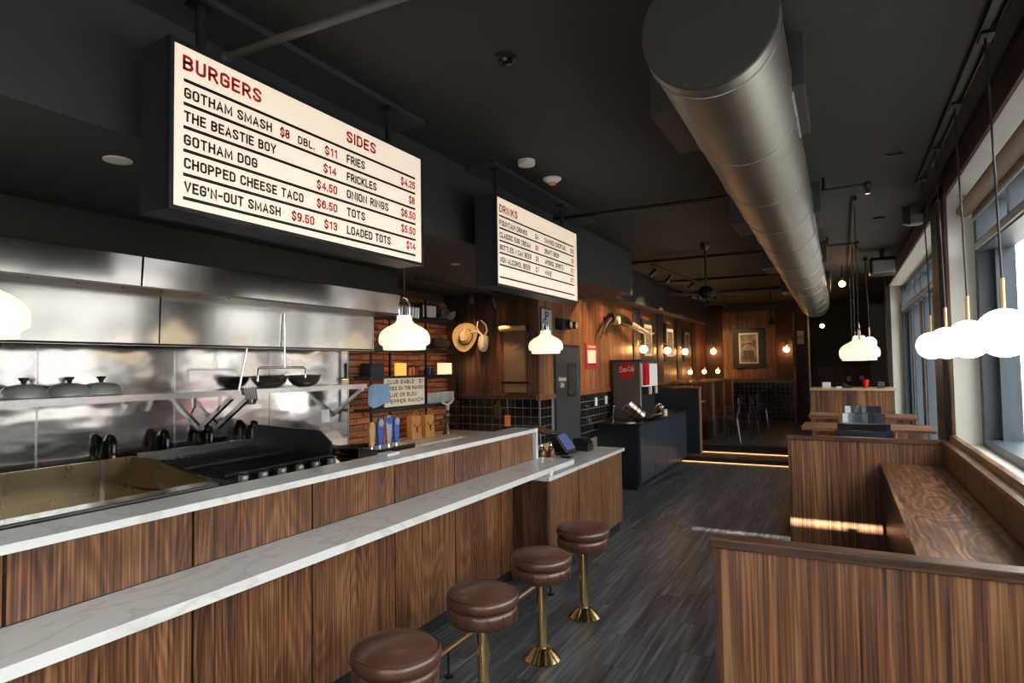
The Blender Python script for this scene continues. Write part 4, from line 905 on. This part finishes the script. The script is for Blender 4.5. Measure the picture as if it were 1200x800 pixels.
for i, (x, y, rz) in enumerate(((-1.90, 12.05, PI / 2 + .1), (-1.75, 12.6, PI / 2), (-1.72, 13.3, PI / 2 + .1), (-1.70, 14.0, PI / 2 - .1), (-1.66, 14.7, PI / 2), (-1.64, 15.3, PI / 2))):
    dup(c0, (x, y, .298), rz, 'black cafe chair on the platform before the booths, ' + lab[i] + ' of six')
# ---- right tables
def table(y, label):
    t = thing('walnut_table', label, 'table', (.2, y, .295), 0, 'walnut tables by the second window')
    obj('top', bx(-.60, -.32, .72, .62, .32, .755), walnut_x, t, world=False, bev=.003)
    for x in (-.42, .06, .40): obj('slab_leg', bx(x, -.05, 0, x + .16, .05, .72), walnut, t, world=False)
    return t
ta = table(7.75, 'walnut table directly beyond the second booth wall'); dup(ta, (.2, 9.35, .295), None, 'farther walnut table by the second window')
# far service counter
t = thing('service_counter', 'walnut-fronted service counter with pale top near the back right', 'counter', (.1, 11.2, .295))
n_ = 9; w = 1.14 / n_
for i in range(n_): obj('board', bx(-.44 + i * w, 11.0, .3, -.44 + (i + 1) * w - .005, 11.03, 1.30), walnut, t)
obj('core', bx(-.44, 11.03, .3, .70, 11.7, 1.30), black, t); obj('top', bx(-.46, 10.96, 1.30, .72, 11.74, 1.33), mat('pale wood top', (.42, .30, .19), .4), t)
boxthing('card_box', 'white and black box on the left of the service counter', 'box', whiteplastic, -.28, 11.15, 1.33, -.16, 11.3, 1.42)
boxthing('napkin_holder', 'dark slate napkin holder on the right of the service counter', 'holder', slate, .49, 11.15, 1.33, .58, 11.3, 1.43)
t = thing('red_cup', 'red plastic cup on the service counter', 'cup', (.33, 11.2, 1.33)); sm(obj('cup', lathe(B(), [(.03, 0), (.045, .13), (.042, .13), (.027, .006), (.001, .006)], (.33, 11.2, 1.33), 16), red, t))
t = thing('cutlery_rack', 'black cutlery rack on the middle of the service counter', 'rack', (.06, 11.2, 1.33)); obj('rack', prism(B(), [(0, 11.15, 1.33), (.16, 11.15, 1.33), (.10, 11.15, 1.37), (.02, 11.15, 1.42)], (0, .12, 0)), black, t); obj('tray', bx(-.08, 11.12, 1.33, -.01, 11.3, 1.355), whiteplastic, t)
# ================================================================= BOOTHS
def half_wall(y, label, x1=.65):
    t = thing('booth_wall', label, 'partition', (0, y, 0))
    obj('panel', bx(-.385, y, 0, x1, y + .05, 1.118), walnut, t); obj('end_trim', bx(-.41, y - .004, 0, -.385, y + .055, 1.118), walnut_dark_z, t, bev=.001)
    obj('cap', bx(-.418, y - .012, 1.118, x1, y + .062, 1.15), walnut_dark, t, bev=.003); return t
half_wall(2.24, 'walnut booth half wall nearest the camera, filling the lower right')
half_wall(5.62, 'second walnut booth half wall, across the counter, before the tables')
lw = thing('window_ledge_wall', 'low walnut wall with grooved ledge running under the right windows', 'ledge', (.7, 3, 0))
seg = [-1.3, .2, 1.25, 2.29, 3.4, 4.5, 5.62]
for a, b in zip(seg[:-1], seg[1:]): obj('panel', bx(.65, a, 0, .67, b - .003, 1.125), walnut, lw)
obj('ledge', bx(.642, -1.3, 1.125, .735, 5.66, 1.15), walnut_y, lw, bev=.002); obj('back_lip', bx(.70, -1.3, 1.15, .737, 5.68, 1.19), walnut_dark_z if False else walnut_y, lw, bev=.002)
ct = thing('drink_counter', 'swirl-grained walnut counter between the two booth walls under the window', 'counter', (.45, 4, 0))
obj('top', bx(.245, 2.31, .925, .648, 5.615, .962), walnut_y, ct, bev=.002); obj('base', bx(.265, 2.32, 0, .285, 5.61, .925), walnut_dark, ct); obj('base_back', bx(.30, 2.6, 0, .64, 5.5, .9), black, ct)

# ================================================================= SIGNS
def menu_sign(y0, y1, z0, z1, label, plates):
    X = -2.07
    t = thing('menu_sign', label, 'sign', (-2.15, (y0 + y1) / 2, z0))
    obj('box', bx(-2.24, y0 - .012, z0 - .012, X - .004, y1 + .012, z1 + .012), mat('black sign case', (.018, .019, .021), .5), t, bev=.003)
    obj('face', bx(X - .006, y0 + .004, z0 + .004, X, y1 - .004, z1 - .004), signface, t)
    f = B()
    for a in ((y0 - .014, z0 - .014, y1 + .014, z0 + .003), (y0 - .014, z1 - .003, y1 + .014, z1 + .014), (y0 - .014, z0, y0 + .003, z1), (y1 - .003, z0, y1 + .014, z1)): box(f, X - .03, a[0], a[1], X + .004, a[2], a[3])
    obj('rim', f, black, t)
    for y in plates: sm(obj('hanger', tube(B(), [(-2.15, y, z1), (-2.15, y, 3.17)], .018, 10), black, t)); obj('hanger_plate', bx(-2.19, y - .04, 3.155, -2.11, y + .04, 3.17), black, t)
    return t
sg = menu_sign(1.365, 2.845, 2.335, 2.93, 'large backlit menu board headed BURGERS and SIDES over the bar', (1.53, 2.66))
def tx(s, y, z, w, h, m, y0, z0, sg): stroked('lettering', s, m, sg, (-2.07, y0 + y, z0 + z), h, w)
def rule(y0, y1, z, sg): obj('rule', bx(-2.07, y0, z - .006, -2.068, y1, z + .006), letter_black, sg)
for z in (.467, .381, .295, .210, .122, .036): rule(1.365 + .041, 1.365 + 1.422, 2.335 + z, sg)
R, K = letter_red, letter_black
for s_, y, z, w, h, m in (('BURGERS', .036, .504, .345, .056, R), ('SIDES', .878, .504, .213, .056, R), ('GOTHAM SMASH', .042, .402, .393, .040, K), ('$8', .477, .402, .052, .040, R), ('DBL.', .575, .400, .098, .036, K), ('$11', .735, .402, .08, .040, R), ('FRIES', .878, .402, .13, .042, K), ('$4.25', 1.294, .403, .127, .042, R),
    ('THE BEASTIE BOY', .042, .316, .414, .040, K), ('$14', .727, .316, .082, .040, R), ('FRICKLES', .878, .316, .218, .042, K), ('$8', 1.364, .317, .052, .042, R),
    ('GOTHAM DOG', .042, .230, .320, .040, K), ('$4.50', .685, .230, .13, .040, R), ('ONION RINGS', .878, .232, .312, .042, K), ('$6.50', 1.294, .232, .127, .042, R),
    ('CHOPPED CHEESE TACO', .043, .145, .564, .040, K), ('$6.50', .685, .145, .13, .040, R), ('TOTS', .878, .145, .13, .042, K), ('$5.50', 1.294, .146, .127, .042, R),
    ("VEG'N-OUT SMASH", .044, .058, .437, .040, K), ('$9.50', .54, .057, .13, .040, R), ('$13', .73, .058, .085, .040, R), ('LOADED TOTS', .878, .058, .328, .042, K), ('$14', 1.338, .062, .082, .042, R)):
    tx(s_, y, z, w, h, m, 1.365, 2.335, sg)
s2 = menu_sign(3.72, 5.19, 2.32, 2.93, 'smaller-looking farther backlit menu board headed DRINKS', (3.86, 5.05))
for z in (.48, .393, .305, .220, .136, .050): rule(3.72 + .034, 3.72 + 1.39, 2.32 + z, s2)
for s_, y, z, w, h, m in (('DRINKS', .035, .505, .275, .056, R), ('FOUNTAIN DRINKS', .035, .412, .433, .040, K), ('$4', .606, .414, .058, .04, R), ('CANNED COCKTAIL', .777, .415, .44, .040, K), ('$10', 1.312, .414, .085, .04, R),
    ('CLASSIC EGG CREAM', .035, .326, .49, .040, K), ('$5', .606, .327, .058, .04, R), ('DRAFT BEER', .777, .328, .29, .040, K), ('$8', 1.33, .327, .058, .04, R),
    ('BOTTLED / CAN BEER', .035, .240, .50, .040, K), ('$8', .606, .241, .058, .04, R), ('APEROL SPRITZ', .777, .242, .38, .040, K), ('$12', 1.312, .241, .085, .04, R),
    ('NON ALCOHOL BEER', .035, .154, .48, .040, K), ('$7', .606, .156, .058, .04, R), ('WINE', .777, .157, .13, .040, K), ('$11', 1.312, .156, .085, .04, R)):
    tx(s_, y, z, w, h, m, 3.72, 2.32, s2)
for a, b, lb in ((-.2, 2.96, 'black mounting board on the ceiling above the BURGERS sign'), (3.79, 5.9, 'black mounting board on the ceiling above the DRINKS sign')):
    o = tag(obj('mounting_board', bx(-2.366, a, 3.17, -2.12, b, 3.2), soff_m, bev=.002), lb, 'board')

# ================================================================= PENDANTS
def pendant(loc, ztop, label, group, s=.178):
    t = thing('pendant_lamp', label, 'lamp', loc, 0, group)
    pr = [(.80, -.02), (.83, 0), (.83, .10), (.86, .15), (.95, .19), (.985, .24), (1.0, .36), (.99, .5), (.95, .62), (.86, .74), (.70, .86), (.50, .96), (.36, 1.05), (.30, 1.15), (.28, 1.32), (.20, 1.34)]
    sm(obj('glass_shade', lathe(B(), [(r * s, (h - .6) * s) for r, h in pr], n=40), lampglass, t, world=False), 60)
    for sg_ in (-1, 1): sm(obj('clamp', tube(B(), [(0, sg_ * .33 * s, .48 * s), (0, sg_ * .33 * s, .72 * s)], .05 * s, 8), chrome, t, world=False))
    sm(obj('yoke', tube(B(), [(0, -.33 * s, .6 * s), (0, -.33 * s, 1.05 * s), (0, -.26 * s, 1.3 * s), (0, -.10 * s, 1.43 * s), (0, .10 * s, 1.43 * s), (0, .26 * s, 1.3 * s), (0, .33 * s, 1.05 * s), (0, .33 * s, .6 * s)], .03 * s, 8), chrome, t, world=False))
    sm(obj('socket', tube(B(), [(0, 0, .70 * s), (0, 0, 1.05 * s)], [.10 * s, .07 * s], 12), chrome, t, world=False))
    sm(obj('cord', tube(B(), [(0, 0, 1.05 * s), (0, 0, ztop - loc[2])], .004, 6), black, t, world=False)); return t
pendant((-2.70, 3.50, 1.985), 2.65, 'opal glass pendant lamp over the bar in front of the brick wall', 'opal pendants over the bar')
pendant((-2.70, 5.86, 1.985), 2.65, 'opal glass pendant lamp hanging before the wall corner and P sign', 'opal pendants over the bar')
pendant((-2.70, 1.03, 1.985), 2.65, 'opal glass pendant lamp mostly cut off by the left edge', 'opal pendants over the bar')
for i, y in enumerate((6.45, 8.2, 10.4)):
    pendant((.15, y, 1.86 + .0), 3.16, 'opal glass pendant lamp over the tables by the windows, ' + ('nearest', 'middle', 'farthest')[i] + ' of three', 'opal pendants over the tables', .165)
def globe(x, y, z, label, r=.105, ztop=3.15):
    t = thing('globe_pendant', label, 'lamp', (x, y, z), 0, 'white globe pendants')
    sm(obj('globe', ball(B(), (0, 0, 0), r, (1, 1, 1), 18), globeglass, t, world=False), 180)
    sm(obj('stem', tube(B(), [(0, 0, r - .005), (0, 0, r + .13)], .010, 10), brass2, t, world=False))
    sm(obj('cord', tube(B(), [(0, 0, r + .13), (-.006, 0, (ztop - z) * .5), (-.02, 0, ztop - z)], .0048, 6), black, t, world=False))
    obj('canopy', bx(-.04, -.05, ztop - z, .01, .05, ztop - z + .05), black, t, world=False)
for (y, lb) in ((3.33, 'white globe pendant nearest the camera, at the right edge'), (4.17, 'second white globe pendant from the right edge'), (4.98, 'third white globe pendant from the right edge'), (5.75, 'leftmost white globe pendant, before the window pier')): globe(.62, y, 1.862, lb)
globe(.36, 10.0, 2.0, 'small white globe pendant behind the opal pendants by the tables', .09)
t = thing('pendant_track', 'black ceiling track carrying the globe pendants', 'track', (.60, 4.2, 3.18)); obj('track', bx(.575, 1.2, 3.165, .605, 5.95, 3.20), black, t); obj('conduit', tube(B(), [(.64, 1.2, 3.185), (.64, 5.5, 3.185)], .010, 8), blackmetal, t)
t = thing('pendant_track', 'black ceiling track carrying the opal pendants over the tables', 'track', (.15, 8.2, 3.18)); obj('track', bx(.135, 6.2, 3.16, .165, 12.0, 3.20), black, t)

# ================================================================= CEILING SERVICES
dct = thing('spiral_duct', 'large galvanised round duct with capped near end below the ceiling', 'duct', (-.38, 7, 2.9))
YN, YF, RD = 2.26, 12.2, .238
ax = lambda y: Vector((-.384, y, 2.962 - .17 * (y - YN) / (YF - YN)))
sm(obj('duct_body', tube(B(), [ax(YN + .001), ax(YF)], [RD, RD], 64), duct_m, dct), 30)
sm(obj('end_cap', tube(B(), [ax(YN - .012), ax(YN)], [RD - .002, RD], 64), mat('dark duct cap', (.05, .047, .043), .6, .3), dct), 30)
for i in range(12):
    y = YN + .07 + i * .84
    c = ax(y); sm(obj('seam_ring', tube(B(), [c + Vector((RD * 1.004 * math.cos(2 * PI * k / 48), 0, RD * 1.004 * math.sin(2 * PI * k / 48))) for k in range(48)], .0045, 5, True), duct_m, dct), 180)
    if i % 2 == 0:
        pass
regm = mat('charcoal register box', (.035, .035, .036), .5)
for i, y in enumerate((2.84, 5.15, 7.5, 9.8)):
    c = ax(y)
    obj('side_register', bx(c.x + .15, y, c.z - .04, c.x + .285, y + .64, c.z + .19), regm, dct, bev=.003)
    obj('side_register', bx(c.x - .36, y - .02, c.z - .06, c.x - .15, y + .55, c.z + .17), regm, dct, bev=.003)
    obj('register_flange', bx(c.x + .225, y + .06, c.z - .055, c.x + .24, y + .64, c.z - .035), alum, dct)
# elbow at far end
sm(obj('end_drop', tube(B(), [ax(YF - .02), ax(YF) + Vector((0, .10, -.02)), ax(YF) + Vector((0, .18, -.06))], [RD * 1.02, RD * 1.0, RD * .9], 40), duct_m, dct), 40)
# sprinkler pipes
def pipe(label, pts, r, m=blackmetal):
    t = thing('ceiling_pipe', label, 'pipe', pts[0]); sm(obj('pipe', tube(B(), pts, r, 12), m, t))
    for p in pts[::max(1, len(pts) - 1)]: sm(obj('coupling', ball(B(), p, r * 1.5, (1, 1, 1), 8), m, t)); 
    return t
pipe('dark pipe crossing the ceiling from the soffit above the BURGERS sign', [(-2.36, 1.80, 3.13), (-.9, 1.83, 3.13)], .018, mat('grey painted pipe', (.10, .09, .08), .5))
pipe('dark pipe crossing the ceiling past the DRINKS sign', [(-2.36, 5.38, 3.14), (-.45, 5.42, 3.14)], .018)
pipe('dark pipe crossing the ceiling just beyond the soffit end', [(-2.8, 8.34, 3.15), (-.45, 8.36, 3.15)], .022)
pipe('dark pipe crossing the ceiling over the soda counter', [(-2.8, 10.6, 3.15), (-.4, 10.62, 3.15)], .022)
pipe('dark pipe crossing the ceiling over the steps', [(-2.8, 12.6, 3.15), (-.3, 12.62, 3.15)], .03)
def sprinkler(x, y, label):
    t = thing('sprinkler_head', label, 'sprinkler', (x, y, 3.1)); sm(obj('arm', tube(B(), [(x - .32, y, 3.10), (x, y, 3.10)], .012, 8), black, t)); sm(obj('elbow', ball(B(), (x, y, 3.10), .028, (1, 1, 1), 8), black, t)); sm(obj('head', tube(B(), [(x, y, 3.09), (x, y, 3.03)], [.012, .02], 8), chrome, t)); sm(obj('drop', tube(B(), [(x - .3, y, 3.10), (x - .3, y, 3.2)], .012, 8), black, t))
sprinkler(.22, 5.45, 'black sprinkler arm right of the duct, nearer one'); sprinkler(.20, 8.1, 'black sprinkler arm right of the duct, farther one')
t = thing('smoke_detector', 'white round smoke detector on the ceiling', 'detector', (-1.92, 3.9, 3.2)); sm(obj('body', lathe(B(), [(.06, -.0), (.062, -.02), (.058, -.035), (.001, -.038)], (-1.921, 3.895, 3.2), 28), whiteplastic, t))
t = thing('strobe_detector', 'white ceiling detector with amber tip', 'detector', (-1.94, 4.4, 3.2)); sm(obj('body', lathe(B(), [(.07, 0), (.07, -.01), (.045, -.03), (.03, -.035)], (-1.937, 4.373, 3.2), 28), whiteplastic, t)); sm(obj('tip', lathe(B(), [(.032, -.03), (.026, -.05), (.001, -.056)], (-1.937, 4.373, 3.2), 20), mat('amber tip', (.75, .28, .04), .4), t))
t = thing('dome_camera', 'small black dome on the ceiling right of the BURGERS sign', 'camera', (-1.35, 2.53, 3.2)); sm(obj('ring', lathe(B(), [(.05, 0), (.05, -.012), (.04, -.016)], (-1.35, 2.529, 3.2), 24), black, t)); sm(obj('dome', lathe(B(), [(.036, -.012), (.03, -.03), (.001, -.04)], (-1.35, 2.529, 3.2), 20), mat('black gloss', (.006, .006, .006), .05), t))
def downlight(x, y, z, label, r=.055):
    t = thing('recessed_downlight', label, 'light', (x, y, z)); sm(obj('trim_ring', lathe(B(), [(r, 0), (r, -.006), (r * .85, -.008)], (x, y, z), 24), whiteplastic, t)); sm(obj('lens', lathe(B(), [(r * .84, -.004), (r * .84, -.007), (.001, -.007)], (x, y, z), 24), whiteplastic, t))
downlight(-2.689, 1.53, 2.65, 'round white recessed light left of the BURGERS sign'); downlight(-2.95, 4.55, 2.65, 'small white recessed light left of the DRINKS sign', .04); downlight(-1.0, 10.4, 3.2, 'tiny ceiling light left of the duct at the back', .04)
# ceiling fan
t = thing('ceiling_fan', 'black ceiling fan with long rod and short blades at the back', 'fan', (-1.41, 7.7, 3.2)); fx, fy = -1.41, 7.7
sm(obj('canopy', lathe(B(), [(.06, 0), (.055, -.05), (.02, -.09)], (fx, fy, 3.2), 20), black, t)); sm(obj('rod', tube(B(), [(fx, fy, 3.12), (fx, fy, 2.66)], .014, 8), black, t))
hub = sm(obj('motor', lathe(B(), [(.02, .06), (.07, .05), (.10, 0), (.10, -.05), (.06, -.09), (.001, -.10)], (fx, fy, 2.62), 24), blackmetal, t))
for k in range(4):
    a = k * PI / 2 + .5; ca, sa = math.cos(a), math.sin(a); pt = lambda r, w_, z: (fx + r * ca - w_ * sa, fy + r * sa + w_ * ca, z)
    obj('blade', prism(B(), [pt(.10, -.04, 2.575), pt(.42, -.055, 2.57), pt(.43, .055, 2.585), pt(.10, .04, 2.585)], (0, 0, .008)), black, t)
    sm(obj('fan_lamp', lathe(B(), [(.02, 0), (.028, -.03), (.001, -.05)], pt(.11, 0, 2.56), 12), chrome, t))
# track lights
def tracklight(pts, heads, label, aim=None, watt=0, col=(1, .62, .3), z=None, spot=70):
    t = thing('track_light', label, 'light', pts[0]); a, b = Vector(pts[0]), Vector(pts[1]); d = (b - a)
    obj('track', tube(B(), [a, b], .016, 6), black, t)
    for f in (.08, .92): pz = a + d * f; obj('track_hanger', tube(B(), [pz, Vector((pz.x, pz.y, 2.65 if pz.z < 2.65 else 3.2))], .006, 6), black, t)
    for k, f in enumerate(heads):
        p = a + d * f; q = p + Vector((0, 0, -.10)); tg = Vector(aim[k]) if aim else p + Vector((-1, .2, -1)); dr_ = (tg - q).normalized()
        h = sm(obj('spot_head', tube(B(), [q - dr_ * .05, q + dr_ * .07], [.028, .034], 14), black, t)); obj('spot_stem', tube(B(), [p, q], .006, 6), black, h)
        if watt:
            L = bpy.data.lights.new('spot_lamp', 'SPOT'); L.energy = watt; L.color = col; L.spot_size = math.radians(spot); L.spot_blend = .8; L.shadow_soft_size = .03
            lo = bpy.data.objects.new('spot_lamp', L); C.objects.link(lo); lo.location = q + dr_ * .09; lo.rotation_euler = dr_.to_track_quat('-Z', 'Y').to_euler(); lo.parent = None
tracklight([(-3.56, 4.8, 2.60), (-3.59, 7.2 - .75, 2.60)], [.62, .93], 'black track with two spot heads under the kitchen ceiling', [(-4.05, 6.5, 2.0), (-3.5, 6.5, 1.9)], 28, (1, .66, .36), spot=50)
tracklight([(-2.2, 8.2, 3.08), (-2.0, 10.6, 3.08)], [.02, .3, .75], 'black track with spot heads beyond the soffit end', [(-3.1, 7.6, 1.8), (-3.1, 8.7, 1.9), (-3.1, 9.9, 2.1)], 75, (1, .62, .33), spot=75)
tracklight([(-2.4, 11.3, 3.05), (-2.3, 14.9, 3.05)], [.05, .45, .9], 'black track with spot heads over the steps and booths', [(-3.1, 11.0, 2.2), (-3.1, 12.7, 2.2), (-2.2, 15.95, 1.9)], 40, (1, .6, .3), spot=60)
# wall spot fixtures with bulbs at the back
for i, (x, y, z) in enumerate(((.05, 10.6, 2.92), (-.35, 15.5, 2.55))):
    t = thing('bare_bulb_light', ('glowing ceiling bulb right of the duct', 'glowing bulb on the beam beyond the post')[i], 'lamp', (x, y, z))
    sm(obj('bulb', ball(B(), (x, y, z), .045, (1, 1, 1), 10), bulbglow, t), 180); obj('holder', tube(B(), [(x, y, z + .03), (x, y, z + .10)], .02, 8), brass2, t); obj('rod', tube(B(), [(x, y, z + .10), (x, y, 3.2)], .006, 6), black, t)
# ceiling speakers
t = thing('ceiling_speaker', 'large grey box speaker hung beside the second window', 'speaker', (.52, 9.4, 3.0)); obj('cabinet', bx(.36, 9.2, 2.86, .66, 9.5, 3.08), mat('black speaker case', (.014, .014, .015), .4), t, bev=.03); obj('grille', bx(.39, 9.17, 2.87, .64, 9.20, 3.04), mat('grey speaker grille', (.17, .17, .17), .6), t, bev=.015); obj('bracket', bx(.48, 9.3, 3.08, .54, 9.36, 3.2), black, t)
t = thing('security_camera', 'pale square camera unit under a black arm near the window head', 'camera', (.64, 6.9, 3.08)); obj('case', bx(.62, 6.82, 3.02, .72, 6.92, 3.11), mat('pale camera face', (.28, .25, .23), .5), t, bev=.012); obj('mount', bx(.56, 6.90, 3.04, .62, 6.98, 3.2), black, t); sm(obj('strap', tube(B(), [(.55, 6.85, 3.03), (.60, 6.82, 3.005), (.66, 6.80, 3.0), (.70, 6.80, 3.01)], .006, 6), whiteplastic, t))
for i, (x, y) in enumerate(((.375, 5.07), (.384, 7.27))): tag(obj('ceiling_hook', bx(x - .05, y - .015, 3.19, x + .05, y + .015, 3.2), blacksat), 'small dark metal tab on the ceiling, ' + ('nearer the globe pendants', 'beside the table pendant track'), 'hook') if False else tag(obj('ceiling_tab', bx(x - .05, y - .015, 3.185, x + .05, y + .015, 3.2), blacksat), 'small dark metal tab on the ceiling, ' + ('nearer the globe pendants', 'beside the table pendants')[i], 'fitting')
t = thing('hanging_sensor', 'small black device hanging on a rod before the far panelled wall', 'device', (-1.22, 13.5, 2.6)); sm(obj('rod', tube(B(), [(-1.22, 13.5, 2.62), (-1.22, 13.5, 3.2)], .014, 8), black, t)); sm(obj('housing', lathe(B(), [(.05, 2.50), (.075, 2.52), (.07, 2.58), (.04, 2.62), (.03, 2.68)], (-1.22, 13.5, 0), 18), black, t))
# exit sign
t = thing('exit_sign', 'small pale exit sign on the dark post at the back', 'sign', (-.82, 15.8, 2.3)); obj('box', bx(-.885, 15.80, 2.17, -.745, 15.83, 2.47), mat('pale sign box', (.45, .42, .36), .5), t); text('lettering', 'EXIT', letter_black, t, (-.875, 15.798, 2.30), (1, 0, 0), (0, 0, 1), .05, .12)
tag(obj('thermostat', bx(.11, 16.86, 1.28, .19, 16.88, 1.40), whiteplastic, bev=.005), 'white wall plate on the end wall panelling, left one', 'plate'); tag(sm(obj('wall_dial', lathe(B(), [(.001, -.02), (.05, -.02), (.055, 0), (.001, 0)], (.42, 16.88, 1.36), 20, 'y'), whiteplastic)), 'round white dial on the end wall panelling', 'dial')
# roller blind on window 1
t = thing('roller_blind', 'rolled tan roller blind along the top of the near right window', 'blind', (.84, 2.5, 2.86)); sm(obj('roll', tube(B(), [(.83, -1.3, 2.84), (.83, 5.55, 2.84)], .05, 20), shade_m, t)); obj('hem_bar', bx(.872, -1.3, 2.755, .884, 5.55, 2.775), alum, t); obj('hanging_strip', bx(.876, -1.3, 2.77, .879, 5.55, 2.85), shade_m, t); sm(obj('end_bracket', lathe(B(), [(.001, 0), (.055, 0), (.055, .02), (.001, .02)], (.83, 5.56, 2.84), 20, 'y'), whiteplastic, t))
